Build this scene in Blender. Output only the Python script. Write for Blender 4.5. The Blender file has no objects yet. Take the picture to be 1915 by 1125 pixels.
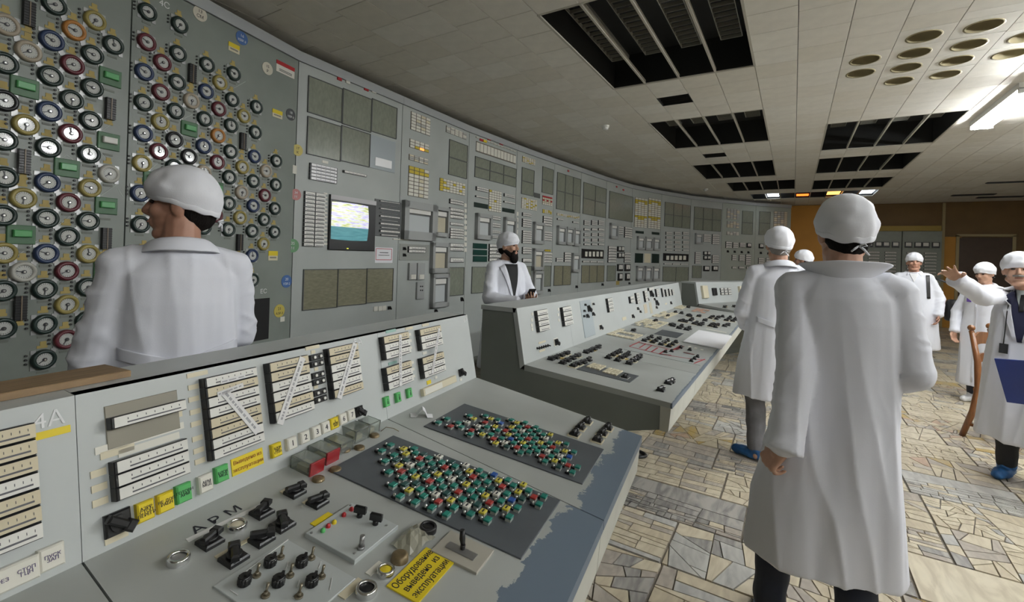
import bpy, bmesh, math, random
import numpy as np
from mathutils import Vector, Matrix, noise
random.seed(7)
SC = bpy.context.scene
COL = SC.collection
# ---------------------------------------------------------------- camera
F_PX, CX, CY, ROLL, EYE = 860.0, 957.5, 478.0, math.atan(.033), 1.52   # 16 mm lens, held slightly rolled
PSI = math.atan(math.hypot(526.5, 17) / F_PX)
cam_data = bpy.data.cameras.new('camera')
cam = bpy.data.objects.new('camera', cam_data); COL.objects.link(cam)
cam_data.sensor_width = 36.0
cam_data.lens = F_PX / 1915 * 36.0
cam_data.shift_y = -(562.5 - CY) / 1915
cam_data.clip_start = .02
sp, cp = math.sin(PSI), math.cos(PSI)
fwd = Vector((-sp, cp, 0)); right = Vector((cp, sp, 0)); up = Vector((0, 0, 1))
r2 = right * math.cos(ROLL) + up * math.sin(ROLL)
u2 = up * math.cos(ROLL) - right * math.sin(ROLL)
M = Matrix((r2, u2, -fwd)).transposed().to_4x4(); M.translation = (0, 0, EYE)
# principal point is on the roll axis: the pixel frame below is (CX, CY)
cam.matrix_world = M
SC.camera = cam
# ---------------------------------------------------------------- world, exposure
world = bpy.data.worlds.new('world'); SC.world = world; world.use_nodes = True
world.node_tree.nodes['Background'].inputs[0].default_value = (.8, .85, .9, 1)
world.node_tree.nodes['Background'].inputs[1].default_value = .10
SC.view_settings.view_transform = 'Standard'; SC.view_settings.look = 'None'
SC.view_settings.gamma = 1; SC.view_settings.use_curve_mapping = False
SC.view_settings.exposure = 0.0
TUBE_POWER = 100.0

# ---------------------------------------------------------------- photo geometry -> room coordinates
def ray(u, v):
    x, y = u - CX, v - CY
    c, s = math.cos(ROLL), math.sin(ROLL)
    X = x * c + y * s; Y = -x * s + y * c
    return Vector((X * cp - F_PX * sp, X * sp + F_PX * cp, -Y))
def on_plane(u, v, p, n):
    r = ray(u, v); e = Vector((0, 0, EYE))
    t = (Vector(p) - e).dot(n) / r.dot(n)
    return e + r * t
def at_z(u, v, z):
    return on_plane(u, v, (0, 0, z), Vector((0, 0, 1)))
def at_d(u, v, d):
    r = ray(u, v); return Vector((0, 0, EYE)) + r * (d / F_PX)

# ---------------------------------------------------------------- materials
MATS = {}
def lin(c):
    return tuple((x / 12.92 if x <= .04045 else ((x + .055) / 1.055) ** 2.4) for x in c)
def mat(name, col, rough=.5, metal=0., var=0., scale=8., emit=0., bump=0., spec=.5, coat=0., trans=0., bscale=None, stretch=None):
    if name in MATS: return MATS[name]
    m = bpy.data.materials.new(name); m.use_nodes = True; MATS[name] = m
    nt = m.node_tree; b = nt.nodes['Principled BSDF']
    b.inputs['Base Color'].default_value = (*col, 1)
    b.inputs['Roughness'].default_value = rough
    b.inputs['Metallic'].default_value = metal
    b.inputs['Specular IOR Level'].default_value = spec
    if coat: b.inputs['Coat Weight'].default_value = coat; b.inputs['Coat Roughness'].default_value = .05
    if trans: b.inputs['Transmission Weight'].default_value = trans
    if emit:
        b.inputs['Emission Color'].default_value = (*col, 1); b.inputs['Emission Strength'].default_value = emit
    if var or bump:
        tc = nt.nodes.new('ShaderNodeTexCoord')
        mp = nt.nodes.new('ShaderNodeMapping'); nt.links.new(tc.outputs['Object'], mp.inputs[0])
        if stretch: mp.inputs['Scale'].default_value = stretch
        nz = nt.nodes.new('ShaderNodeTexNoise'); nz.inputs['Scale'].default_value = scale; nz.inputs['Detail'].default_value = 5
        nt.links.new(mp.outputs[0], nz.inputs['Vector'])
        if var:
            rp = nt.nodes.new('ShaderNodeValToRGB')
            rp.color_ramp.elements[0].position = .3; rp.color_ramp.elements[1].position = .7
            rp.color_ramp.elements[0].color = (*[max(0, c * (1 - var)) for c in col], 1)
            rp.color_ramp.elements[1].color = (*[min(1, c * (1 + var * .7)) for c in col], 1)
            nt.links.new(nz.outputs['Fac'], rp.inputs[0]); nt.links.new(rp.outputs[0], b.inputs['Base Color'])
        if bump:
            bp = nt.nodes.new('ShaderNodeBump'); bp.inputs['Strength'].default_value = bump; bp.inputs['Distance'].default_value = .01
            src = nz
            if bscale:
                src = nt.nodes.new('ShaderNodeTexNoise'); src.inputs['Scale'].default_value = bscale; nt.links.new(mp.outputs[0], src.inputs['Vector'])
            nt.links.new(src.outputs['Fac'], bp.inputs['Height']); nt.links.new(bp.outputs[0], b.inputs['Normal'])
    return m

# ---------------------------------------------------------------- mesh builder
class MB:
    """collects faces; build() links ONE mesh object"""
    def __init__(s): s.v = []; s.f = []; s.m = []; s.sm = []
    def quad_faces(s, idx, mi, smooth=False):
        for f in idx: s.f.append(f); s.m.append(mi); s.sm.append(smooth)
    def add(s, vs, fs, mi=0, smooth=False):
        o = len(s.v); s.v += [tuple(x) for x in vs]
        for f in fs: s.f.append([i + o for i in f]); s.m.append(mi); s.sm.append(smooth)
        return s
    def box(s, c, d, mi=0, R=None, bev=0.):
        x, y, z = d[0] / 2, d[1] / 2, d[2] / 2
        c = Vector(c)
        if bev:
            b = bev
            vs = []
            for zz, q in ((-z, 0), (z - b, 0), (z, b)):
                vs += [(-x + q, -y + q, zz), (x - q, -y + q, zz), (x - q, y - q, zz), (-x + q, y - q, zz)]
            fs = [(3, 2, 1, 0), (8, 9, 10, 11)]
            for k in (0, 4):
                for i in range(4): j = (i + 1) % 4; fs.append((k + i, k + j, k + j + 4, k + i + 4))
        else:
            vs = [(-x, -y, -z), (x, -y, -z), (x, y, -z), (-x, y, -z), (-x, -y, z), (x, -y, z), (x, y, z), (-x, y, z)]
            fs = [(3, 2, 1, 0), (4, 5, 6, 7), (0, 1, 5, 4), (1, 2, 6, 5), (2, 3, 7, 6), (3, 0, 4, 7)]
        vs = [Vector(q) for q in vs]
        if R is not None: vs = [R @ q for q in vs]
        return s.add([q + c for q in vs], fs, mi)
    def cyl(s, c, r, h, mi=0, n=16, r2=None, R=None, smooth=True):
        """axis +z from c"""
        r2 = r if r2 is None else r2; c = Vector(c); vs = []
        for k in range(n):
            a = 2 * math.pi * k / n; vs.append(Vector((r * math.cos(a), r * math.sin(a), 0)))
        for k in range(n):
            a = 2 * math.pi * k / n; vs.append(Vector((r2 * math.cos(a), r2 * math.sin(a), h)))
        if R is not None: vs = [R @ q for q in vs]
        o = len(s.v)
        s.add([q + c for q in vs], [(k, (k + 1) % n, (k + 1) % n + n, k + n) for k in range(n)], mi, smooth)
        s.f.append([o + k for k in range(n)][::-1]); s.m.append(mi); s.sm.append(False)
        s.f.append([o + n + k for k in range(n)]); s.m.append(mi); s.sm.append(False)
        return s
    def lathe(s, prof, mi=0, n=20, c=(0, 0, 0), R=None, smooth=True, mis=None):
        vs = []; c = Vector(c)
        for (r, z) in prof:
            for k in range(n):
                a = 2 * math.pi * k / n; vs.append(Vector((r * math.cos(a), r * math.sin(a), z)))
        if R is not None: vs = [R @ q for q in vs]
        o = len(s.v); s.v += [tuple(q + c) for q in vs]
        for i in range(len(prof) - 1):
            for k in range(n):
                s.f.append([o + i * n + k, o + i * n + (k + 1) % n, o + (i + 1) * n + (k + 1) % n, o + (i + 1) * n + k])
                s.m.append(mis[i] if mis else mi); s.sm.append(smooth)
        return s
    def poly(s, pts, z0, z1, mi=0):
        """prism of a ccw polygon"""
        n = len(pts)
        return s.add([(p[0], p[1], z0) for p in pts] + [(p[0], p[1], z1) for p in pts],
                     [tuple(range(n - 1, -1, -1)), tuple(range(n, 2 * n))] + [(k, (k + 1) % n, (k + 1) % n + n, k + n) for k in range(n)], mi)
    def tube(s, pts, r, mi=0, n=8):
        pts = [Vector(p) for p in pts]; rs = r if isinstance(r, (list, tuple)) else [r] * len(pts)
        o = len(s.v); prev = None
        for i, p in enumerate(pts):
            d = (pts[min(i + 1, len(pts) - 1)] - pts[max(i - 1, 0)]).normalized()
            a = d.orthogonal().normalized() if prev is None else (prev - d * prev.dot(d)).normalized()
            prev = a; b = d.cross(a)
            for k in range(n):
                t = 2 * math.pi * k / n; s.v.append(tuple(p + (a * math.cos(t) + b * math.sin(t)) * rs[i]))
        for i in range(len(pts) - 1):
            for k in range(n):
                s.f.append([o + i * n + k, o + i * n + (k + 1) % n, o + (i + 1) * n + (k + 1) % n, o + (i + 1) * n + k]); s.m.append(mi); s.sm.append(True)
        s.f.append([o + k for k in range(n)][::-1]); s.m.append(mi); s.sm.append(False)
        e = o + (len(pts) - 1) * n
        s.f.append([e + k for k in range(n)]); s.m.append(mi); s.sm.append(False)
        return s
    def mesh(s, name, mats):
        me = bpy.data.meshes.new(name); me.from_pydata(s.v, [], s.f)
        for m in (mats if isinstance(mats, (list, tuple)) else [mats]): me.materials.append(m)
        me.polygons.foreach_set('material_index', s.m); me.polygons.foreach_set('use_smooth', s.sm)
        me.update(); return me
    def build(s, name, mats, parent=None, M=None):
        return link(name, s.mesh(name, mats), M, parent)

WORLD = {}
def link(name, data, M=None, parent=None):
    M = Matrix.Identity(4) if M is None else M
    o = bpy.data.objects.new(name, data); COL.objects.link(o)
    if parent is not None:
        o.parent = parent; o.matrix_basis = WORLD[parent.name].inverted() @ M
    else: o.matrix_basis = M
    WORLD[o.name] = M.copy(); return o
def tag(o, label=None, cat=None, group=None, kind=None):
    if label: o['label'] = label
    if cat: o['category'] = cat
    if group: o['group'] = group
    if kind: o['kind'] = kind
    return o
def thing(name, label, cat, loc=(0, 0, 0), rz=0., group=None):
    M = Matrix.Translation(loc) @ Matrix.Rotation(rz, 4, 'Z')
    return tag(link(name, None, M), label, cat, group)
def struct(o): o['kind'] = 'structure'; return o

class Frame:
    """a flat mounting surface: origin, ex along it, ey up it, ez out of it"""
    def __init__(s, o, ex, ey):
        s.o = Vector(o); s.ex = Vector(ex).normalized(); s.ez = s.ex.cross(Vector(ey)).normalized(); s.ey = s.ez.cross(s.ex).normalized()
        s.M = Matrix((s.ex, s.ey, s.ez)).transposed().to_4x4(); s.M.translation = s.o
    def px(s, u, v):
        p = on_plane(u, v, s.o, s.ez) - s.o; return p.dot(s.ex), p.dot(s.ey)
    def at(s, a, b, c=0., rot=0.):
        return s.M @ Matrix.Translation((a, b, c)) @ Matrix.Rotation(rot, 4, 'Z')
    def atp(s, u, v, c=0., rot=0.):
        a, b = s.px(u, v); return s.at(a, b, c, rot)
def text_mesh(txt, size, depth=.0004):
    cu = bpy.data.curves.new('lettering', 'FONT'); cu.body = txt; cu.size = size; cu.extrude = depth; cu.resolution_u = 2
    cu.align_x = 'CENTER'; cu.align_y = 'CENTER'
    o = bpy.data.objects.new('lettering_source', cu); COL.objects.link(o)
    me = bpy.data.meshes.new_from_object(o.evaluated_get(bpy.context.evaluated_depsgraph_get()))
    bpy.data.objects.remove(o); bpy.data.curves.remove(cu); return me
def text(name, txt, size, material, M, parent, sx=1.):
    me = text_mesh(txt, size); me.materials.clear(); me.materials.append(material)
    if sx != 1: me.transform(Matrix.Diagonal((sx, 1, 1, 1)))
    return link(name, me, M, parent)

# ---------------------------------------------------------------- palette
m_panel = mat('panel_grey_paint', (.405, .43, .41), .42, var=.07, scale=2.5)
m_dialp = mat('dial_panel_grey_green_paint', (.225, .25, .225), .38, var=.1, scale=3)
m_strip = mat('panel_edge_light_grey', (.42, .44, .45), .45)
m_console = mat('console_light_grey_paint', (.49, .515, .505), .42, var=.06, scale=3)
m_side = mat('console_side_grey_green', (.21, .225, .205), .55, var=.08, scale=3)
m_fascia = mat('console_fascia_beige', (.56, .56, .50), .5, var=.06)
m_black = mat('black_plastic', (.012, .012, .013), .35)
m_blackm = mat('black_matt', (.01, .01, .01), .8)
m_white = mat('white_plastic', (.72, .71, .66), .4)
m_cream = mat('cream_plastic', (.66, .60, .44), .45)
m_tape = mat('white_paper_tape', (.72, .71, .70), .7)
m_paper = mat('white_paper', (.78, .78, .80), .7)
m_yellow = mat('yellow_sign', (.75, .58, .02), .5)
m_yellab = mat('yellowed_label', (.42, .32, .10), .6)
m_green = mat('green_button', (.10, .45, .13), .4)
m_greend = mat('green_lamp_housing', (.06, .15, .07), .45)
m_greenl = mat('green_lamp_lens', (.09, .36, .12), .3)
m_red = mat('red_plastic', (.45, .025, .03), .35)
m_chrome = mat('chrome', (.7, .7, .7), .18, metal=1)
m_steel = mat('dull_steel', (.4, .4, .4), .4, metal=.8)
m_dark = mat('dark_grey_board', (.085, .095, .105), .45, var=.1)
m_mimic = mat('mimic_glass_olive', (.235, .25, .20), .2, var=.13, scale=40, stretch=(1, .5, 1), spec=.6)
m_mimic2 = mat('mimic_glass_ochre', (.235, .225, .155), .22, var=.16, scale=40, stretch=(.5, 1.6, 1), spec=.6)
m_frame = mat('dark_window_frame', (.085, .09, .085), .5)
m_teal = mat('teal_key', (.015, .20, .155), .35)
m_tealdk = mat('unlit_key', (.02, .075, .07), .35)
m_blue = mat('blue_key', (.02, .09, .36), .35)
m_yelk = mat('yellow_key', (.62, .54, .07), .4)
m_whik = mat('white_key', (.72, .70, .62), .4)
m_clear = mat('clear_key_side', (.35, .37, .34), .3)
m_ink = mat('black_ink', (.02, .02, .03), .7)
m_inkb = mat('white_ink', (.75, .75, .75), .7)
m_seam = mat('seam_shadow_gap', (.03, .03, .03), .8)
m_screw = mat('terminal_black', (.02, .02, .02), .5)
# ================================================================ ROOM
CEIL = 3.32
XR, YB, YF = 5.2, -5.0, 16.4
def wallbox(name, c, d, m):
    return struct(MB().box((0, 0, 0), d).build(name, m, None, Matrix.Translation(c)))
m_ochre = mat('ochre_wall_paint', (.60, .29, .04), .6, var=.08, scale=2)
m_brown = mat('brown_wall_boards', (.20, .115, .035), .55, var=.12, scale=2)  # ochre wall with its shading put into the colour, hence brown
m_backw = mat('plain_wall_paint', (.42, .40, .34), .7)
m_trimw = mat('pale_trim', (.45, .36, .18), .5)
wf = wallbox('wall_far', (2.2, YF + .1, 1.7), (6.4, .2, 3.6), m_brown)
wallbox('wall_right', (XR + .1, 5.7, 1.7), (.2, 21.6, 3.6), m_backw)
wallbox('wall_back', (.5, YB - .1, 1.7), (9.6, .2, 3.6), m_backw)
wallbox('wall_left', (-4.35, 5.7, 1.7), (.2, 21.6, 3.6), m_side)
m_slab = mat('concrete_dark', (.05, .05, .05), .9)
wallbox('ceiling_slab', (.4, 5.7, 3.95), (9.8, 21.8, .1), m_slab)

# ---- floor: grout bed, slabs .43 m deep, each slab broken marble
m_grout = mat('floor_grout', (.20, .175, .14), .8, var=.3, scale=30)
def stone_mat(i, c, vein):
    m = mat('marble_%s' % i, c, .32, spec=.5)
    nt = m.node_tree; b = nt.nodes['Principled BSDF']
    tc = nt.nodes.new('ShaderNodeTexCoord')
    mp = nt.nodes.new('ShaderNodeMapping'); mp.inputs['Rotation'].default_value = (0, 0, .5 + i * .7); mp.inputs['Scale'].default_value = (3.2, .9, 1)
    nt.links.new(tc.outputs['Object'], mp.inputs[0])
    n1 = nt.nodes.new('ShaderNodeTexNoise'); n1.inputs['Scale'].default_value = 3.2; n1.inputs['Detail'].default_value = 6; n1.inputs['Distortion'].default_value = 1.6
    nt.links.new(mp.outputs[0], n1.inputs['Vector'])
    rp = nt.nodes.new('ShaderNodeValToRGB'); e = rp.color_ramp.elements
    e[0].position = .36; e[0].color = (*vein, 1); e[1].position = .56; e[1].color = (*c, 1)
    x = e.new(.8); x.color = (*[min(1, q * 1.12) for q in c], 1)
    nt.links.new(n1.outputs['Fac'], rp.inputs[0]); nt.links.new(rp.outputs[0], b.inputs['Base Color'])
    return m
STONES = [stone_mat(0, (.66, .59, .45), (.52, .45, .33)), stone_mat(1, (.62, .545, .40), (.48, .41, .30)), stone_mat(2, (.50, .45, .38), (.33, .29, .25)),
          stone_mat(3, (.42, .40, .365), (.22, .21, .20)), stone_mat(4, (.31, .295, .27), (.15, .145, .14)), stone_mat(5, (.55, .40, .29), (.42, .28, .19)),
          stone_mat(6, (.50, .36, .13), (.45, .38, .26)), stone_mat(7, (.54, .53, .49), (.38, .37, .35))]
PAL = [[0, 0, 0, 1, 1, 0], [0, 1, 2, 0, 1, 7], [3, 4, 4, 3, 2], [7, 7, 3, 7, 0], [1, 5, 2, 1, 1, 2, 6], [2, 3, 2, 1], [0, 7, 0, 0, 1], [0, 0, 1, 0, 2, 1]]
floor = struct(MB().box((.3, 5.7, -.06), (10, 22, .1)).build('floor', m_grout))
def clip(poly, p, n):
    a, b = [], []
    for i in range(len(poly)):
        P, Q = poly[i], poly[(i + 1) % len(poly)]
        dp = (P[0] - p[0]) * n[0] + (P[1] - p[1]) * n[1]; dq = (Q[0] - p[0]) * n[0] + (Q[1] - p[1]) * n[1]
        (a if dp >= 0 else b).append(P)
        if dp * dq < 0:
            t = dp / (dp - dq); X = (P[0] + (Q[0] - P[0]) * t, P[1] + (Q[1] - P[1]) * t); a.append(X); b.append(X)
    return a, b
def area(p): return abs(sum(p[i][0] * p[(i + 1) % len(p)][1] - p[(i + 1) % len(p)][0] * p[i][1] for i in range(len(p)))) / 2
def inset(p, d):
    q = [x for x in p]
    for i in range(len(p)):
        A, B = p[i], p[(i + 1) % len(p)]; L = math.hypot(B[0] - A[0], B[1] - A[1])
        if L < 1e-6: continue
        n = (-(B[1] - A[1]) / L, (B[0] - A[0]) / L)
        q, _ = clip(q, (A[0] + n[0] * d, A[1] + n[1] * d), n)
        if len(q) < 3: return []
    out = []
    for x in q:
        if not out or math.hypot(x[0] - out[-1][0], x[1] - out[-1][1]) > .002: out.append(x)
    return out if len(out) > 2 else []
rf = random.Random(21)
stones = []
y = 2.39 - .432 * 3; row = 0
while y < 16.4:
    x = -3.4 - rf.random() * .5
    while x < 5.0:
        w = rf.choice([.50, .56, .62, .62, .74])
        cx_, cy_ = x + w / 2, y + .216
        d = -cx_ * sp + cy_ * cp; lat = cx_ * cp + cy_ * sp
        seen = d > .5 and abs(lat) < d * 1.25 + .5 and cx_ > -1.9 - max(0, (cy_ - 8) * .0) 
        rect = [(x + .004, y + .004), (x + w - .004, y + .004), (x + w - .004, y + .428), (x + .004, y + .428)]
        pal = rf.choice(PAL); style = rf.random()
        if seen:
            tgt = rf.choice([.006, .009, .012, .02]) if cy_ < 9 else .05
            if rf.random() < .04 and cy_ > 4.5: tgt = .2
            todo = [rect]; done = []
            while todo:
                p = todo.pop(); A = area(p)
                if A < tgt * (.6 + rf.random()) or len(done) + len(todo) > 40: done.append(p); continue
                xs = [q[0] for q in p]; ys = [q[1] for q in p]
                c = (sum(xs) / len(p), sum(ys) / len(p)); ext = max(xs) - min(xs), max(ys) - min(ys)
                if style < .45:   # coursed strips
                    a = (math.pi / 2 if ext[1] > ext[0] * .42 else 0) + rf.gauss(0, .07)
                else:
                    a = (0 if ext[0] > ext[1] else math.pi / 2) + rf.gauss(0, .42)
                p1, p2 = clip(p, (c[0] + rf.gauss(0, .16) * ext[0], c[1] + rf.gauss(0, .16) * ext[1]), (math.cos(a), math.sin(a)))
                if len(p1) < 3 or len(p2) < 3: done.append(p); continue
                todo += [p1, p2]
            for p in done:
                q = inset(p, .0022 + rf.random() * .002)
                if q: stones.append((d, q, rf.choice(pal) if rf.random() < .9 else rf.choice([0, 1, 2, 3]), rf.random() * .0012))
        x += w
    y += .432; row += 1
def pxsize(d, q):
    c = (sum(p[0] for p in q) / len(q), sum(p[1] for p in q) / len(q))
    lat = (c[0] * cp + c[1] * sp) / max(.3, d) * F_PX + CX
    vv = EYE / max(.3, d) * F_PX + CY
    vis = 1100 < lat < 1940 and vv < 1160 and c[0] > -.95 - .1 * (c[1] > 8)
    return area(q) / max(d, .4) ** 3 if vis else 0
stones.sort(key=lambda t: -pxsize(t[0], t[1]))
for (d, q, k, h) in stones[:300]:
    c = (sum(p[0] for p in q) / len(q), sum(p[1] for p in q) / len(q))
    MB().poly([(p[0] - c[0], p[1] - c[1]) for p in q], -.011, h).build('marble_piece', STONES[k], floor, Matrix.Translation((c[0], c[1], 0)))
rest = MB()
for (d, q, k, h) in stones[300:]: rest.poly(q, -.011, h, k)
rest.build('marble_paving', STONES, floor)['kind'] = 'stuff'

# ---- far wall: ochre return, posts, panel bay, door
MB().box((0, 0, 0), (.95, .16, 3.3)).build('ochre_panel', m_ochre, wf, Matrix.Translation((.32, YF - .07, 1.66)))
MB().box((0, 0, 0), (2.5, .03, .14)).build('yellow_rail', mat('mustard_rail', (.42, .29, .045), .5), wf, Matrix.Translation((2.06, YF - .1, 2.62)))
MB().box((0, 0, 0), (.06, .06, 3.3)).build('post_trim', m_trimw, wf, Matrix.Translation((3.36, YF - .03, 1.65)))
ob = MB().box((0, 0, 0), (.34, .05, 2.4)).build('ochre_board', m_ochre, wf, Matrix.Translation((3.55, YF - .02, 1.2)))
struct(MB().box((0, 0, .0), (.98, .05, 2.38)).build('door_1', mat('dark_brown_door', (.085, .05, .03), .5, var=.1), None, Matrix.Translation((4.16, YF - .03, 1.19))))
d1 = bpy.data.objects['door_1']
for x, w in ((3.64, .06), (4.68, .06)):
    MB().box((0, 0, 0), (w, .09, 2.44)).build('door_frame', m_trimw, d1, Matrix.Translation((x, YF - .045, 1.22)))
MB().box((0, 0, 0), (1.1, .09, .06)).build('door_frame', m_trimw, d1, Matrix.Translation((4.16, YF - .045, 2.44)))
MB().tube([(0, 0, 0), (0, -.05, 0), (.1, -.05, 0)], .01).build('door_handle', m_steel, d1, Matrix.Translation((4.56, YF - .06, 1.05)))

# ---- ceiling: strips of square tiles, cut round the light wells
MOD = .332; X0 = -.02
HATCH = [  # x0, x1, y0, y1
    (-1.68, -.352, 3.0, 4.70), (-1.68, -.352, 6.06, 7.66), (-1.68, -.352, 9.08, 10.72), (-1.348, -.02, 11.33, 12.75), (-1.016, .644, 13.4, 14.5),
    (.312, 1.64, 7.03, 8.66), (.312, 1.64, 9.27, 10.77), (.312, 1.64, 11.6, 13.0), (.644, 1.64, 13.4, 14.5)]
SMALL = [(-1.348, -1.016, 5.17, 5.46), (-1.348, -1.016, 8.2, 8.5)]
m_tile = [mat('ceiling_tile_%d' % i, c, .85, var=.05, scale=9, bump=.12, bscale=160) for i, c in enumerate([(.80, .765, .69), (.77, .73, .645), (.83, .80, .73)])]
def tile_mesh(L, mi):
    return MB().box((0, 0, .012), (MOD - .004, L - .004, .024), 0, Matrix.Rotation(math.pi, 3, 'X'), .002).mesh('ceiling_tile', m_tile[mi])
TILE = {}
R_DOWN = .105
DOWN = []; DLAB = []
for srow, pts in (('first', [(1608, 137), (1620, 112)]), ('second', [(1683, 151), (1697, 126), (1713, 99), (1735, 67)]), ('third', [(1770, 139), (1790, 113), (1817, 83), (1848, 47)]), ('fourth', [(1895, 100), (1912, 70)])):
    for q, (u, v) in enumerate(pts):
        p = at_z(u, v, CEIL); i = math.floor((p.x - X0) / MOD)
        DOWN.append((X0 + (i + .5) * MOD, p.y)); DLAB.append('%s along the %s strip of them from the middle aisle' % (['farthest', 'second', 'third', 'fourth'][q], srow))
def holed(xc, yc, L, oy):
    hx, hy = (MOD - .004) / 2, (L - .004) / 2
    angs = sorted([2 * math.pi * k / 28 for k in range(28)] + [math.atan2(sy * hy - oy, sx * hx) % (2 * math.pi) for sx in (-1, 1) for sy in (-1, 1)])
    ri, ro = [], []
    for a in angs:
        ca, sa = math.cos(a), math.sin(a)
        ts = [q for q in ((hx if ca > 0 else -hx) / ca if abs(ca) > 1e-9 else 9, ((hy if sa > 0 else -hy) - oy) / sa if abs(sa) > 1e-9 else 9)]
        tt = min(ts); ri.append((R_DOWN * ca, oy + R_DOWN * sa)); ro.append((tt * ca, oy + tt * sa))
    n = len(angs)
    vs = [(*q, 0) for q in ri] + [(*q, 0) for q in ro] + [(*q, .024) for q in ri] + [(*q, .024) for q in ro]
    fs = []
    for k in range(n):
        j = (k + 1) % n
        fs += [(k, j, n + j, n + k), (2 * n + k, 3 * n + k, 3 * n + j, 2 * n + j), (n + k, n + j, 3 * n + j, 3 * n + k), (j, k, 2 * n + k, 2 * n + j)]
    return MB().add(vs, fs).mesh('ceiling_tile', m_tile[2])
HOLED = []
rc = random.Random(5); tiles = []
i0, i1 = -12, 15
for i in range(i0, i1):
    xa = X0 + i * MOD; xc = xa + MOD / 2
    cuts = sorted([(h[2], h[3]) for h in HATCH + SMALL if h[0] - .01 < xc < h[1] + .01])
    hol = sorted(q[1] for q in DOWN if abs(q[0] - xc) < .01)
    for n_, yh in enumerate(hol):
        lo = max(yh - .166, (hol[n_ - 1] + yh) / 2 if n_ else -9); hi_ = min(yh + .166, (hol[n_ + 1] + yh) / 2 if n_ + 1 < len(hol) else 99)
        cuts.append((lo, hi_)); HOLED.append((xc, (lo + hi_) / 2, hi_ - lo, yh - (lo + hi_) / 2))
    cuts.sort()
    segs = []; y = YB
    for a, b in cuts: segs.append((y, a)); y = b
    segs.append((y, YF))
    for a, b in segs:
        ya = a
        first = (rc.random() * .3 + .04) if a == YB else .332
        L = first
        while ya < b - .01:
            L = min(L, b - ya)
            if b - ya - L < .05: L = b - ya
            tiles.append((xc, ya + L / 2, round(L, 3), rc.choice([0, 0, 1, 2]))); ya += L; L = .332
def tvis(t):
    d = -t[0] * sp + t[1] * cp
    if d < .3: return 0
    u = (t[0] * cp + t[1] * sp) / d * F_PX + CX; v = CY - (CEIL - EYE) / d * F_PX
    if u < 330 or u > 1960 or v < -25 or t[0] < -3.9: return 0
    return t[2] / d ** 3
tiles.sort(key=lambda t: -tvis(t))
ceiling = struct(MB().box((.4, 5.7, 3.36), (.02, .02, .01)).build('ceiling', m_tile[0]))
for (x, y, L, mi) in tiles[:285]:
    k = (L, mi)
    if k not in TILE: TILE[k] = tile_mesh(L, mi)
    link('ceiling_tile', TILE[k], Matrix.Translation((x, y, CEIL)), ceiling)
for (x, y, L, oy) in HOLED: link('ceiling_tile', holed(x, y, L, oy), Matrix.Translation((x, y, CEIL)), ceiling)
rest = MB()
for (x, y, L, mi) in tiles[285:]: rest.box((x, y, CEIL + .012), (MOD - .004, L - .004, .024), mi, Matrix.Rotation(math.pi, 3, 'X'), .002)
rest.build('ceiling_tiles_far', m_tile, ceiling)['kind'] = 'stuff'

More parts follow.
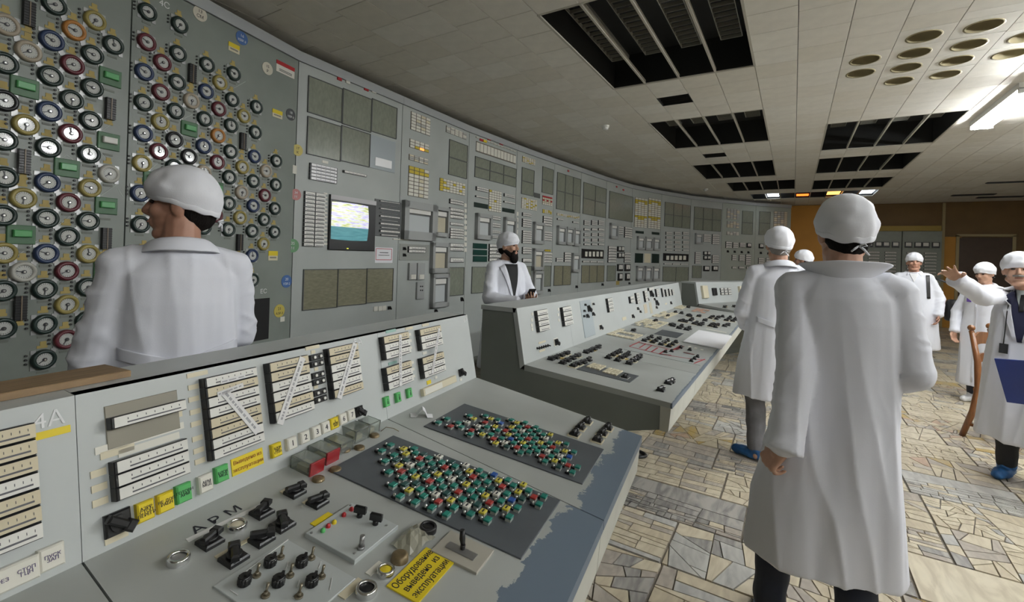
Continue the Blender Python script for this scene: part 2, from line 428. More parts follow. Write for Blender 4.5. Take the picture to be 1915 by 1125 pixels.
# ---- light wells
m_well = mat('light_well_black', (.012, .012, .011), .7)
m_bar = mat('well_divider_pale', (.50, .47, .40), .6)
m_lou = mat('louvre_metal', (.34, .33, .28), .4, metal=.3)
LAB = ['large black light well with four louvre grids nearest the gauge panels', 'second black ceiling light well of four cells, behind the small square vent',
       'third four-cell black light well on the gauge-panel side', 'fourth light well on the panel side, just before the lit one',
       'farthest light well on the panel side with lit white and orange lamps', 'widest black light well beside the glowing fluorescent tube',
       'middle four-cell light well on the tube side of the ceiling', 'small far light well on the tube side, four black cells',
       'farthest light well on the tube side with one glowing amber lamp']
for hi, (x0, x1, y0, y1) in enumerate(HATCH):
    w, l, dp = x1 - x0, y1 - y0, .34
    t = thing('ceiling_light_well', LAB[hi], 'light well', (x0, y0, CEIL))
    mb = MB()
    mb.box((-.006 + w / 2, 0, dp / 2), (w, .012, dp)); mb.box((w / 2, l, dp / 2), (w, .012, dp))
    mb.box((0, l / 2, dp / 2), (.012, l, dp)); mb.box((w, l / 2, dp / 2), (.012, l, dp)); mb.box((w / 2, l / 2, dp), (w, l, .012))
    mb.build('well_box', m_well, t, WORLD[t.name])
    n = max(2, round(w / MOD))
    for k in range(1, n):
        MB().box((0, l / 2, .02), (.018, l - .02, .035)).build('divider', m_bar, t, WORLD[t.name] @ Matrix.Translation((k * w / n, 0, 0)))
    rim = MB()
    rim.box((0, l / 2, .004), (.02, l, .012)); rim.box((w, l / 2, .004), (.02, l, .012)); rim.box((w / 2, 0, .004), (w, .02, .012)); rim.box((w / 2, l, .004), (w, .02, .012))
    rim.build('rim', m_bar, t, WORLD[t.name])
    if hi in (0, 1, 2, 5, 6):
        for k in range(n):
            cx_ = (k + .5) * w / n; L = l * (.80 if hi == 0 else .5)
            lo = MB()
            for s_ in (-1, 1): lo.box((s_ * .085, L / 2, .02), (.006, L, .03))
            for e in (0, L): lo.box((0, e, .02), (.17, .006, .03))
            g = lo.build('louvre', m_lou, t, WORLD[t.name] @ Matrix.Translation((cx_, .04, .16)))
            ns = 16 if hi == 0 else 8
            me = MB().box((0, 0, 0), (.165, .004, .03)).mesh('louvre_slat', m_lou)
            for q in range(1, ns): link('louvre_slat', me, WORLD[g.name] @ Matrix.Translation((0, q * L / ns, .02)), g)
    if hi in (4, 8):
        cold = mat('lamp_cold_lit', (.8, .9, 1), .5, emit=5.); warm = mat('lamp_amber_lit', (1, .42, .10), .5, emit=3.); red = mat('lamp_orange_lit', (1, .16, .02), .5, emit=3.)
        for k, mm in ({4: [(1, cold), (3, red)], 8: [(0, warm), (2, cold)]}[hi]):
            c = (k + .5) * w / n
            MB().box((0, l * .55, .06 if mm is not red else .015), (w / n * .8, l * (.75 if mm is not red else .25), .02)).build('lit_lamp', mm, t, WORLD[t.name] @ Matrix.Translation((c, 0, 0)))
for k, (x0, x1, y0, y1) in enumerate(SMALL):
    t = thing('ceiling_vent', ['small black square vent between the two nearest light wells', 'small black square vent between the second and third light wells'][k], 'vent', (x0, y0, CEIL))
    w, l = x1 - x0, y1 - y0
    mb = MB().box((w / 2, l / 2, .15), (w, l, .01))
    for q in ((0, l / 2, .01, l), (w, l / 2, .01, l), (w / 2, 0, w, .01), (w / 2, l, w, .01)): mb.box((q[0], q[1], .075), (q[2], q[3], .15))
    mb.build('vent_box', m_well, t, WORLD[t.name])
    for q in range(1, 4): MB().box((w / 2, 0, .03), (w - .02, .004, .04)).build('vent_slat', m_well, t, WORLD[t.name] @ Matrix.Translation((0, q * l / 4, 0)))

# ---- round downlight openings: tile with a hole, metal can above, ring below
m_can = mat('downlight_can', (.34, .29, .17), .4, metal=.2)
NUM = ['one', 'two', 'three', 'four', 'five', 'six', 'seven', 'eight', 'nine', 'ten', 'eleven', 'twelve']
for k, (x, y) in enumerate(DOWN):
    t = thing('round_downlight', 'unlit round downlight, ' + DLAB[k], 'downlight', (x, y, CEIL), 0, 'round downlights in the ceiling')
    MB().lathe([(R_DOWN - .004, -.003), (R_DOWN + .008, -.003), (R_DOWN + .008, .0)], 0, 28).build('ring', m_can, t, WORLD[t.name])
    MB().lathe([(R_DOWN - .004, -.003), (R_DOWN - .004, .16), (.0001, .16)], 0, 28).build('can', m_can, t, WORLD[t.name])
# ---- smoke detectors
for k, (u, v) in enumerate([(1132, 235), (1320, 353)]):
    p = at_z(u, v, CEIL)
    t = thing('smoke_detector', ['white round smoke detector on the bare ceiling before the gauge panels', 'tiny far smoke detector near the dark ceiling edge'][k], 'smoke detector', (p.x, p.y, CEIL))
    MB().lathe([(.055, 0), (.055, -.02), (.045, -.026), (.045, -.03)], 0, 20).build('base', m_white, t, WORLD[t.name])
    MB().lathe([(.04, -.03), (.042, -.045), (.03, -.058), (.0001, -.06)], 0, 20).build('cap', m_white, t, WORLD[t.name])
# ---- black plates painting in the dark gaps of lifted ceiling panels, far side
for k, (u, v, w, l) in enumerate([(1820, 364, .75, .2), (1870, 368, .8, .2), (1890, 340, .7, .12)]):
    p = at_z(u, v, CEIL - .004)
    t = thing('ceiling_grille', ['dark slot grille in the ceiling above the pale trim post', 'dark slot grille above the brown door', 'dark slot grille farther from the far wall'][k], 'grille', (p.x, p.y, CEIL - .006))
    MB().box((0, 0, 0), (w, l, .012)).build('frame', m_blackm, t, WORLD[t.name])
    for q in range(3): MB().box((0, 0, 0), (w - .03, .012, .02)).build('grille_slat', m_frame, t, WORLD[t.name] @ Matrix.Translation((0, (q - 1) * l / 4, -.006)))

# ---- fluorescent battens, one row along the room, plus an added outer row
m_tube = mat('fluorescent_tube_lit', (.955, .985, 1.0), .5, emit=TUBE_POWER)
m_batten = mat('batten_white', (.75, .75, .72), .5)
def batten(x, y, L, label, lit=True):
    t = thing('fluorescent_batten', label, 'light fitting', (x, y, CEIL))
    MB().box((0, L / 2, -.03), (.20, L, .058), 0).build('housing', m_batten, t, WORLD[t.name])
    for s_ in (-1, 1):
        MB().tube([(s_ * .055, .03, -.082), (s_ * .055, L - .03, -.082)], .018, 0, 10).build('tube', m_tube, t, WORLD[t.name])
    for e in (.015, L - .015): MB().box((0, e, -.075), (.20, .03, .045)).build('end_cap', m_batten, t, WORLD[t.name])
batten(1.875, 6.2, 1.44, 'glowing white fluorescent batten on the ceiling beside the widest light well')
for k, y in enumerate([4.5, 2.8]): batten(1.875, y, 1.44, ['lit fluorescent batten next nearer than the one in view', 'second lit fluorescent batten nearer than the one in view', 'third lit fluorescent batten nearer than the one in view'][k])
for k, (x, y) in enumerate([(3.7, -1.9), (3.7, .3), (3.7, 2.8), (3.7, 5.2), (3.7, 8.0)]): batten(x, y, 1.44, 'lit fluorescent batten of the outer row, %s from the back wall' % ['first', 'second', 'third', 'fourth', 'fifth'][k])  # outer row is unseen, added to brighten backs and ceiling
# ================================================================ CONTROL WALL
SEAM = [(-3.23, -.10), (-3.48, 1.155), (-3.743, 2.43), (-3.755, 3.70), (-3.77, 4.955), (-3.714, 6.12), (-3.62, 7.25), (-3.52, 8.2), (-3.41, 9.3), (-3.22, 10.48),
        (-2.83, 11.62), (-2.34, 12.73), (-1.70, 13.72), (-.95, 14.70), (-.10, 15.49)]
WTOP = 3.25
def wall_panel(k, label, m):
    a, b = Vector((*SEAM[k], 0)), Vector((*SEAM[k + 1], 0)); d = (b - a); L = d.length; ex = d.normalized()
    fr = Frame(a, ex, (0, 0, 1)); fr.L = L
    t = link('instrument_wall_cabinet', None, fr.M); tag(t, label, 'control panel', 'panels of the curved control wall')
    MB().box((L / 2, (WTOP - .09) / 2 + .0, -.12), (L - .008, WTOP - .09, .24), 0).build('cabinet', m, t, fr.M)
    MB().box((L / 2, WTOP - .044, -.11), (L - .002, .085, .25), 0).build('top_rail', m_strip, t, fr.M)
    MB().box((L / 2, .05, .002), (L - .008, .10, .01), 0).build('plinth', m_side, t, fr.M)
    return t, fr
_mc = {}
def shared(key, fn):
    if key not in _mc: _mc[key] = fn()
    return _mc[key]
def rect(fr, TL, BR):
    a0, b1 = fr.px(*TL); a1, b0 = fr.px(*BR)
    return min(a0, a1), min(b0, b1), max(a0, a1), max(b0, b1)
def plate(fr, t, TL, BR, m, d=.006, name='plate', c=0.):
    a0, b0, a1, b1 = rect(fr, TL, BR)
    return MB().box((0, 0, d / 2), (a1 - a0, b1 - b0, d), 0, None, min(.002, d * .4)).build(name, m, t, fr.at((a0 + a1) / 2, (b0 + b1) / 2, c))
def screen(fr, t, TL, BR, nx=1, ny=1, m=None):
    a0, b0, a1, b1 = rect(fr, TL, BR); m = m or m_mimic; w, h = (a1 - a0) / nx, (b1 - b0) / ny
    for i in range(nx):
        for j in range(ny):
            M = fr.at(a0 + (i + .5) * w, b0 + (j + .5) * h)
            f = MB(); e = .007
            for q in ((0, h / 2 - e / 2, w, e), (0, -h / 2 + e / 2, w, e), (-w / 2 + e / 2, 0, e, h), (w / 2 - e / 2, 0, e, h)): f.box((q[0], q[1], .006), (q[2], q[3], .012))
            p = f.build('mimic_screen', m_frame, t, M)
            MB().box((0, 0, .003), (w - 2 * e, h - 2 * e, .006)).build('glass', m, p, M)
m_scale = mat('meter_scale_white', (.74, .73, .68), .35); m_scale2 = mat('meter_scale_cream', (.60, .53, .37), .4)
m_scaleline = mat('meter_scale_bar', (.09, .09, .10), .5)
def meter_mesh(w, h, face, d=.018):
    def mk():
        mb = MB().box((0, 0, d / 2), (w, h, d), 0)
        mb.box((.004 * (w > .1), 0, d), (w * .93, h * .80, .0016), 1)
        mb.box((w * .06, -h * .20, d + .0006), (w * .70, h * .12, .0016), 2)
        for k in range(5): mb.box((-w * .28 + k * w * .17, h * .10, d + .0006), (w * .015, h * .22, .0014), 2)
        return mb.mesh('bar_meter', [m_black, face, m_scaleline])
    return shared(('meter', round(w, 3), round(h, 3), face.name, d), mk)
def meters(fr, t, TL, BR, n, face=None, nx=1, d=.018):
    a0, b0, a1, b1 = rect(fr, TL, BR); h = (b1 - b0) / n; w = (a1 - a0) / nx
    for i in range(nx):
        for k in range(n): link('bar_meter', meter_mesh(w * (.96 if nx > 1 else 1), h * .93, face or m_scale, d), fr.at(a0 + (i + .5) * w, b1 - (k + .5) * h), t)
CELLC = None
def cells(fr, t, TL, BR, nx, ny, cols='w', seed=0):
    """annunciator window block: dark backing with raised tiles. cols: weights string, w white c cream y yellow r red o orange lit"""
    a0, b0, a1, b1 = rect(fr, TL, BR); w, h = a1 - a0, b1 - b0; rr = random.Random(seed + int(a0 * 100))
    M = fr.at((a0 + a1) / 2, (b0 + b1) / 2)
    p = MB().box((0, 0, .003), (w, h, .006)).build('annunciator_block', mat('annunciator_backing', (.14, .12, .09), .6), t, M)
    MS = {'w': m_whik, 'c': m_cream, 'y': mat('annunciator_yellow', (.60, .46, .04), .4), 'r': m_red, 'o': mat('annunciator_lit_orange', (1, .35, .08), .4, emit=1.5), 'g': mat('annunciator_grey', (.45, .45, .42), .45)}
    ks = list(MS); mb = MB()
    for i in range(nx):
        for j in range(ny):
            k = cols[j][i] if isinstance(cols, list) else rr.choice(cols)
            mb.box((-w / 2 + (i + .5) * w / nx, h / 2 - (j + .5) * h / ny, .007), (w / nx * .86, h / ny * .80, .006), ks.index(k))
    c = mb.build('annunciator_tiles', [MS[k] for k in ks], p, M); c['kind'] = 'stuff'
m_rec = mat('recorder_grey', (.36, .37, .36), .45); m_recd = mat('recorder_inside', (.16, .165, .16), .6); m_chart = mat('chart_paper', (.50, .53, .53), .6); m_chartc = mat('chart_paper_cream', (.50, .46, .34), .6)
def recorder(fr, t, TL, BR, m=None, c=None):
    a0, b0, a1, b1 = rect(fr, TL, BR); w, h = a1 - a0, b1 - b0; M = fr.at((a0 + a1) / 2, (b0 + b1) / 2); d = .055; e = w * .13
    f = MB()
    f.box((-w / 2 + e / 2, 0, d / 2), (e, h, d)); f.box((w / 2 - e / 2, 0, d / 2), (e, h, d)); f.box((0, h / 2 - e * .6, d / 2), (w, e * 1.2, d)); f.box((0, -h / 2 + e * .7, d / 2), (w, e * 1.4, d))
    p = f.build('chart_recorder', m or m_rec, t, M)
    MB().box((0, 0, .004), (w - 2 * e, h - 2 * e, .008)).build('recess', m_recd, p, M)
    MB().box((0, h * .27, .022), (w - 2.4 * e, h * .15, .02)).build('scale_strip', m_scale, p, M)
    MB().box((0, -h * .10, .012), (w - 2.6 * e, h * .50, .012)).build('chart', c or m_chart, p, M)
def knob(fr, t, u, v, s=.03, name='selector_knob'):
    a, b = fr.px(u, v)
    def mk(): return MB().box((0, 0, .006), (s, s, .012), 0, None, .003).cyl((0, 0, .012), s * .38, .012, 0, 12).box((0, 0, .03), (s * .32, s * .95, .018), 0, Matrix.Rotation(.6, 3, 'Z'), .002).mesh(name, m_black)
    return link(name, shared(('knob', s, name), mk), fr.at(a, b), t)
def gauge(fr, t, TL, BR):
    a0, b0, a1, b1 = rect(fr, TL, BR); w, h = a1 - a0, b1 - b0; M = fr.at((a0 + a1) / 2, (b0 + b1) / 2)
    p = MB().box((0, 0, .02), (w, h, .04), 0, None, .004).build('square_gauge', m_black, t, M)
    MB().box((0, h * .08, .041), (w * .72, h * .6, .002)).build('gauge_face', m_scale, p, M)
    MB().box((0, 0, .0425), (w * .05, h * .4, .002), 0, Matrix.Rotation(.5, 3, 'Z')).build('pointer', m_black, p, M)
def badge(fr, t, u, v, col, lines, ink, r=.05):
    a, b = fr.px(u, v); M = fr.at(a, b)
    p = MB().cyl((0, 0, 0), r, .004, 0, 28).build('round_badge', mat('badge_' + col[0], col[1], .45), t, M)
    for i, s in enumerate(lines): text('lettering', s, r * (.62 if len(s) < 4 else .5), ink, fr.at(a, b + r * .32 - i * r * .72, .0045), p)
def crop(ox, oy, s): return lambda x, y: (ox + x * s, oy + y * s)
c1 = crop(0, 0, .3112); c2 = crop(0, 340, .32); c3 = crop(230, 0, .2934); c4 = crop(180, 300, .3555)
c5 = crop(540, 90, .23107); c6 = crop(540, 340, .249); c7 = crop(830, 230, .29341); c8 = crop(1080, 330, .21932)

# ---- gauge dial with terminals, labels, face and needle
RING = {'d': ('dial_ring_dark_green', (.018, .035, .03)), 'r': ('dial_ring_crimson', (.12, .02, .03)), 'b': ('dial_ring_blue', (.025, .045, .11)), 'y': ('dial_ring_yellow', (.33, .27, .08)),
        'c': ('dial_ring_cream', (.40, .34, .26)), 'o': ('dial_ring_orange', (.45, .19, .04)), 'w': ('dial_ring_white', (.50, .49, .44)), 'k': ('dial_ring_black', (.015, .015, .018))}
m_face = mat('dial_face', (.56, .57, .54), .12, coat=.6)
m_needle = mat('dial_needle', (.05, .05, .06), .4)
R_D = .053
def dial_meshes():
    out = {}
    for k, (n, c) in RING.items():
        mb = MB().lathe([(R_D, 0), (R_D, .016), (R_D - .004, .024), (R_D - .016, .025), (R_D - .020, .017)], 0, 28)
        for sx in (-1, 1):
            for sy in (-1, 1): mb.box((sx * .042, sy * .042, .002), (.022, .022, .004), 1)
        out[k] = mb.mesh('dial', [mat(n, c, .35), m_steel])
    f = MB().lathe([(.0001, .016), (R_D - .019, .016)], 0, 28)
    for k in range(20):
        a = 2 * math.pi * k / 20; f.box((.0285 * math.cos(a), .0285 * math.sin(a), .0162), (.0065 if k % 5 else .010, .0014, .0006), 1, Matrix.Rotation(a, 3, 'Z'))
    out['face'] = f.mesh('dial_face', [m_face, m_needle])
    out['needle'] = MB().box((0, .010, .019), (.004, .040, .002)).cyl((0, 0, .0165), .009, .006, 0, 14).cyl((0, 0, .0226), .005, .002, 1, 10).mesh('needle', [m_needle, m_chrome])
    tm = MB()
    for q in (-.022, 0, .022): tm.cyl((0, q, 0), .006, .008, 0, 8)
    out['term'] = tm.mesh('terminals', m_screw)
    out['lab'] = MB().box((0, 0, .001), (.044, .014, .002)).box((.004, .018, .001), (.026, .022, .002)).mesh('name_label', m_yellab)
    out['lab2'] = MB().box((0, 0, .001), (.05, .012, .002)).mesh('number_label', mat('grey_number_label', (.17, .18, .16), .6))
    return out
DM = dial_meshes(); rd = random.Random(3)
def dial(fr, t, u, v, k):
    a, b = fr.px(u, v); M = fr.at(a, b)
    p = link('dial', DM[k], M, t)
    link('dial_face', DM['face'], M, p); link('needle', DM['needle'], fr.at(a, b, 0, rd.choice([.2, 1.2, 1.6, 2.0, 2.2, 2.6, 3.0, 1.4])), p)
    link('terminals', DM['term'], fr.at(a - .070, b + .008), p); link('name_label', DM['lab'], fr.at(a - .005, b + .067), p); link('number_label', DM['lab2'], fr.at(a + .0, b - .068), p)
def lampbox(fr, t, u, v, lit=True):
    a, b = fr.px(u, v); M = fr.at(a, b)
    p = link('indicator_lamp', shared('lampb', lambda: MB().box((0, 0, .005), (.112, .098, .010), 0, None, .003).mesh('indicator_lamp', m_greend)), M, t)
    link('lens', shared(('lens', lit), lambda: MB().box((0, .006, .018), (.072, .036, .018), 0, None, .004).mesh('lens', m_greenl if lit else m_white)), M, p)
    link('number_label', DM['lab2'], fr.at(a, b - .078), p)
def counter(fr, t, u, v):
    a, b = fr.px(u, v); M = fr.at(a, b)
    def mk():
        mb = MB().box((-.0125, 0, .012), (.020, .125, .024), 0).box((.0125, 0, .012), (.020, .125, .024), 0).box((0, 0, .022), (.005, .125, .01), 1)
        for q in range(9): mb.box((0, -.055 + q * .01375, .0245), (.047, .0035, .002), 2)
        return mb.mesh('counter_strip', [m_black, mat('bronze_strip', (.20, .15, .10), .4), m_blackm])
    p = link('counter_strip', shared('counter', mk), M, t)
    link('name_label', DM['lab'], fr.at(a, b - .085), p)

tD1, fD1 = wall_panel(0, 'grey-green panel of coloured round dials at the frame edge', m_dialp)
tD2, fD2 = wall_panel(1, 'grey-green dial panel with round badges, behind the capped man facing it', m_dialp)
for (x, y, k) in [(320, 30, 'd'), (30, 150, 'c'), (565, 125, 'y'), (440, 185, 'o'), (305, 245, 'b'), (675, 272, 'd'), (550, 330, 'd'), (165, 310, 'c'), (20, 380, 'd'), (430, 390, 'r'), (298, 458, 'd'), (548, 528, 'd'), (425, 600, 'd'), (20, 605, 'k'),
                  (290, 670, 'b'), (540, 725, 'd'), (148, 750, 'y'), (418, 803, 'r'), (15, 840, 'd'), (285, 887, 'd'), (530, 925, 'd'), (650, 1045, 'w'), (20, 1065, 'd'), (280, 1095, 'b')]: dial(fD1, tD1, *c1(x, y), k)
for (x, y, k) in [(520, 35, 'y'), (130, 95, 'y'), (395, 120, 'r'), (10, 195, 'd'), (265, 212, 'd'), (510, 228, 'd'), (390, 318, 'd'), (265, 418, 'b'), (510, 420, 'y'), (15, 415, 'y'), (130, 525, 'w'), (385, 520, 'r'), (505, 613, 'd'), (255, 625, 'd'),
                  (10, 635, 'd'), (385, 715, 'y'), (610, 702, 'y'), (500, 808, 'd'), (255, 830, 'd'), (10, 855, 'd'), (380, 918, 'r'), (500, 998, 'd'), (250, 1035, 'd')]: dial(fD1, tD1, *c2(x, y), k)
for x, y, l in [(660, 465, 1), (145, 525, 1), (650, 850, 0), (400, 1010, 1)]: lampbox(fD1, tD1, *c1(x, y), l)
for x, y in [(618, 140), (120, 308), (610, 512)]: lampbox(fD1, tD1, *c2(x, y))
for x, y in [(165, 85), (655, 655), (135, 970)]: counter(fD1, tD1, *c1(x, y))
for x, y in [(613, 330), (110, 735)]: counter(fD1, tD1, *c2(x, y))
for (x, y, k) in [(150, 78, 'd'), (355, 160, 'd'), (145, 270, 'r'), (345, 343, 'd'), (245, 400, 'r'), (530, 413, 'd'), (700, 470, 'd'), (130, 460, 'b'), (340, 525, 'd'), (612, 527, 'y'), (523, 583, 'b'), (690, 635, 'd'), (235, 588, 'r'), (430, 643, 'c'), (605, 695, 'r'),
                  (845, 682, 'd'), (125, 655, 'd'), (330, 708, 'd'), (515, 758, 'd'), (765, 740, 'y'), (683, 800, 'd'), (232, 777, 'y'), (838, 842, 'd'), (600, 865, 'o'), (123, 850, 'b'), (323, 890, 'k'), (508, 932, 'b'), (680, 965, 'd'), (222, 965, 'r'),
                  (415, 998, 'k'), (832, 997, 'b'), (595, 1033, 'r'), (972, 1025, 'd'), (115, 1040, 'y'), (755, 1065, 'y'), (320, 1065, 'd'), (905, 1090, 'c'), (508, 1100, 'c')]: dial(fD2, tD2, *c3(x, y), k)
for (x, y, k) in [(225, 172, 'b'), (228, 335, 'd'), (695, 88, 'd'), (822, 108, 'd'), (940, 127, 'd'), (760, 168, 'c'), (882, 183, 'r'), (692, 225, 'd'), (820, 238, 'b'), (935, 252, 'd'), (622, 288, 'r'), (752, 300, 'y'), (878, 310, 'd'),
                  (690, 362, 'd'), (815, 370, 'd'), (933, 375, 'd'), (875, 438, 'y'), (815, 500, 'b'), (818, 628, 'd'), (560, 350, 'd'), (250, 500, 'r'), (700, 560, 'd'), (360, 280, 'd'), (480, 200, 'y'), (430, 420, 'd')]: dial(fD2, tD2, *c4(x, y), k)
lampbox(fD2, tD2, *c3(420, 822)); lampbox(fD2, tD2, *c4(295, 100)); lampbox(fD2, tD2, *c4(628, 148))
counter(fD2, tD2, *c3(433, 470)); counter(fD2, tD2, *c3(757, 900)); counter(fD2, tD2, *c4(748, 430))
B_W = ('white', (.62, .58, .48)); B_B = ('blue', (.06, .14, .36)); B_K = ('dark', (.06, .065, .07)); B_Y = ('yellow', (.55, .45, .10)); B_R = ('faded_red', (.45, .16, .15)); B_G = ('green', (.10, .26, .11))
badge(fD2, tD2, *c3(490, 88), B_W, ['13', 'СМ'], m_ink); badge(fD2, tD2, *c3(757, 243), B_B, ['16', 'КВР-3'], m_inkb); badge(fD2, tD2, *c3(920, 437), B_W, ['15', 'Р'], m_ink)
badge(fD2, tD2, *c3(1068, 730), B_K, ['18', 'КВР-3'], m_inkb); badge(fD2, tD2, *c4(1000, 635), B_B, ['20', 'УЗР-2'], m_inkb, .055); badge(fD2, tD2, *c4(962, 790), B_Y, ['21', 'АЗР-3'], m_ink, .055)
def two_tone(fr, t, TL, BR, top, bot, name='tag_plate', split=.5):
    a0, b0, a1, b1 = rect(fr, TL, BR); w, h = a1 - a0, b1 - b0; M = fr.at((a0 + a1) / 2, (b0 + b1) / 2)
    p = MB().box((0, -h * (1 - split) / 2 - 0, .002), (w, h * split, .004)).build(name, bot, t, M)
    MB().box((0, h * split / 2, .0025), (w, h * (1 - split), .005)).build('coloured_half', top, p, M)
    for i in range(2): MB().box((0, (-.30 - .18 * i) * h * split + .0, .0045), (w * .7, h * .05, .0006)).build('print_line', m_ink, p, M)
two_tone(fD2, tD2, c3(672, 262), c3(740, 350), m_yellow, m_cream); two_tone(fD2, tD2, c3(952, 690), c3(1013, 762), m_yellow, m_cream); two_tone(fD2, tD2, c3(978, 378), c3(1090, 505), m_red, m_whik, split=.66)
two_tone(fD2, tD2, c4(905, 475), c4(952, 525), m_yellow, m_cream)
plate(fD2, tD2, c4(758, 735), c4(905, 936), m_blackm, .004, 'blank_black_window')
text('lettering', '4С', .055, m_inkb, fD2.atp(*c3(265, 30), .001), tD2); text('lettering', 'ЕС', .05, m_inkb, fD2.atp(*c4(880, 688), .001), tD2)
plate(fD2, tD2, c4(968, 823), c4(990, 845), m_whik, .003, 'small_label'); plate(fD2, tD2, c3(1082, 1050), c3(1106, 1110), m_whik, .003, 'small_label')
m_line = mat('mimic_line_pale', (.45, .47, .45), .6)
def line(fr, t, p, q, w=.0035):
    a, b = Vector(fr.px(*p)), Vector(fr.px(*q)); d = b - a; c = (a + b) / 2
    MB().box((0, 0, .0006), (d.length, w, .0012)).build('engraved_line', m_line, t, fr.at(c.x, c.y, 0, math.atan2(d.y, d.x)))
for p, q in (((370, 0), (440, 85)), ((440, 85), (380, 110)), ((390, 250), (450, 320)), ((600, 790), (665, 750)), ((340, 970), (400, 930)), ((400, 930), (440, 960)), ((610, 920), (660, 985))): line(fD1, tD1, c1(*p), c1(*q))
for p, q in (((590, 80), (690, 10)), ((690, 40), (720, 90)), ((320, 270), (420, 190)), ((60, 465), (220, 340))): line(fD1, tD1, c2(*p), c2(*q))
for p, q in (((700, 565), (780, 520)), ((390, 755), (440, 730)), ((120, 1125), (220, 1040)), ((930, 1000), (990, 960))): line(fD2, tD2, c3(*p), c3(*q))

# ---- panel 3: six mimic windows, television, bar meters
t, f = wall_panel(2, 'grey panel holding the television set and six dark mimic windows', m_panel)
for a, b in (((157, 220), (425, 605)), ((437, 322), (662, 685)), ((672, 405), (867, 738)), ((150, 548), (415, 918)), ((425, 622), (650, 965))): screen(f, t, c5(*a), c5(*b))
plate(f, t, c5(655, 695), c5(855, 1012), mat('blank_grey_panel', (.36, .40, .42), .3), .006, 'blank_plate')
plate(f, t, c5(697, 880), c5(828, 980), mat('bright_foil', (.9, .9, .9), .25, metal=.2), .004, 'foil_sticker', .006)
for x, y, m in ((408, 250, m_red), (475, 275, m_whik), (625, 333, m_red), (687, 352, m_whik)): plate(f, t, c5(x - 17, y - 19), c5(x + 17, y + 19), m, .012, 'signal_lamp')
meters(f, t, c5(165, 925), c5(380, 1100), 5, mat('meter_scale_lit', (.85, .85, .85), .3)); meters(f, t, c5(435, 985), c5(622, 1045), 1)
plate(f, t, c5(270, 905), c5(318, 938), m_whik, .003, 'small_label')
meters(f, t, c6(112, 66), c6(255, 488), 14, None, 2)
for k in range(14):
    plate(f, t, c6(262, 80 + k * 29), c6(290, 96 + k * 29), m_whik, .002, 'small_label')
plate(f, t, c6(645, 125), c6(835, 418), mat('meter_plate_grey', (.10, .105, .105), .5), .008, 'meter_plate')
for k in range(5):
    y0 = 138 + k * 55
    meters(f, t, c6(675, y0), c6(828, y0 + 30), 1); meters(f, t, c6(682, y0 + 34), c6(812, y0 + 52), 1)
p = plate(f, t, c6(650, 490), c6(778, 608), m_paper, .002, 'notice_sheet')
a0, b0, a1, b1 = rect(f, c6(656, 500), c6(770, 585)); w, h = a1 - a0, b1 - b0; Mx = f.at((a0 + a1) / 2, (b0 + b1) / 2, .0025)
fr_ = MB()
for q in ((0, h / 2, w, .006), (0, -h / 2, w, .006), (-w / 2, 0, .006, h), (w / 2, 0, .006, h)): fr_.box((q[0], q[1], 0), (q[2], q[3], .001))
fr_.build('red_border', m_red, p, Mx); MB().box((0, h * .15, 0), (w * .55, .007, .001)).box((0, -h * .08, 0), (w * .7, .006, .001)).build('print', m_ink, p, Mx)
for a, b in (((108, 655), (360, 942)), ((366, 652), (578, 916)), ((584, 648), (776, 893))): screen(f, t, c6(*a), c6(*b), 1, 1, m_mimic2)
for x, y in ((650, 952), (685, 950), (715, 947)): plate(f, t, c6(x - 14, y - 16), c6(x + 14, y + 16), m_whik, .01, 'push_button')
knob(f, t, *c6(752, 945), .035)
badge(f, t, *c5(70, 825), B_Y, ['17', 'К'], m_ink, .05); badge(f, t, *c6(52, 95), B_R, ['34', 'М'], m_inkb, .05); badge(f, t, *c6(28, 478), B_G, ['35', 'М'], m_inkb, .06)
# television
a0, b0, a1, b1 = rect(f, c6(302, 92), c6(636, 520)); w, h = a1 - a0, b1 - b0; Mt = f.at((a0 + a1) / 2, (b0 + b1) / 2)
tv = tag(link('television', None, f.at((a0 + a1) / 2, b0)), 'black cathode-ray television showing a picture, set into the grey panel', 'television')
MB().box((0, 0, .011), (w, h, .022), 0, None, .006).build('housing', m_black, tv, Mt)
MB().box((0, h * .455, .024), (w * .98, h * .085, .006)).build('top_plate', mat('tv_top_plate', (.55, .54, .55), .5), tv, Mt)
m_tv = mat('tv_picture', (.5, .5, .5), .25)
nt = m_tv.node_tree; bs = nt.nodes['Principled BSDF']; tc = nt.nodes.new('ShaderNodeTexCoord'); sx_ = nt.nodes.new('ShaderNodeSeparateXYZ'); nt.links.new(tc.outputs['Object'], sx_.inputs[0])
mp = nt.nodes.new('ShaderNodeMapping'); mp.inputs['Scale'].default_value = (6, 40, 1); nt.links.new(tc.outputs['Object'], mp.inputs[0])
nz = nt.nodes.new('ShaderNodeTexNoise'); nz.inputs['Scale'].default_value = 1.3; nz.inputs['Detail'].default_value = 6; nt.links.new(mp.outputs[0], nz.inputs['Vector'])
r1 = nt.nodes.new('ShaderNodeValToRGB'); e = r1.color_ramp.elements
for i_, (po, co) in enumerate([(.25, (.25, .35, .12)), (.40, (.75, .8, .35)), (.5, (.9, .92, .95)), (.62, (.55, .5, .85)), (.75, (1, 1, 1))]):
    q = e[i_] if i_ < 2 else e.new(po); q.position = po; q.color = (*co, 1)
nt.links.new(nz.outputs['Fac'], r1.inputs[0])
r2_ = nt.nodes.new('ShaderNodeValToRGB'); r2_.color_ramp.elements[0].color = (.03, .15, .17, 1); r2_.color_ramp.elements[1].color = (.16, .42, .46, 1); nt.links.new(nz.outputs['Fac'], r2_.inputs[0])
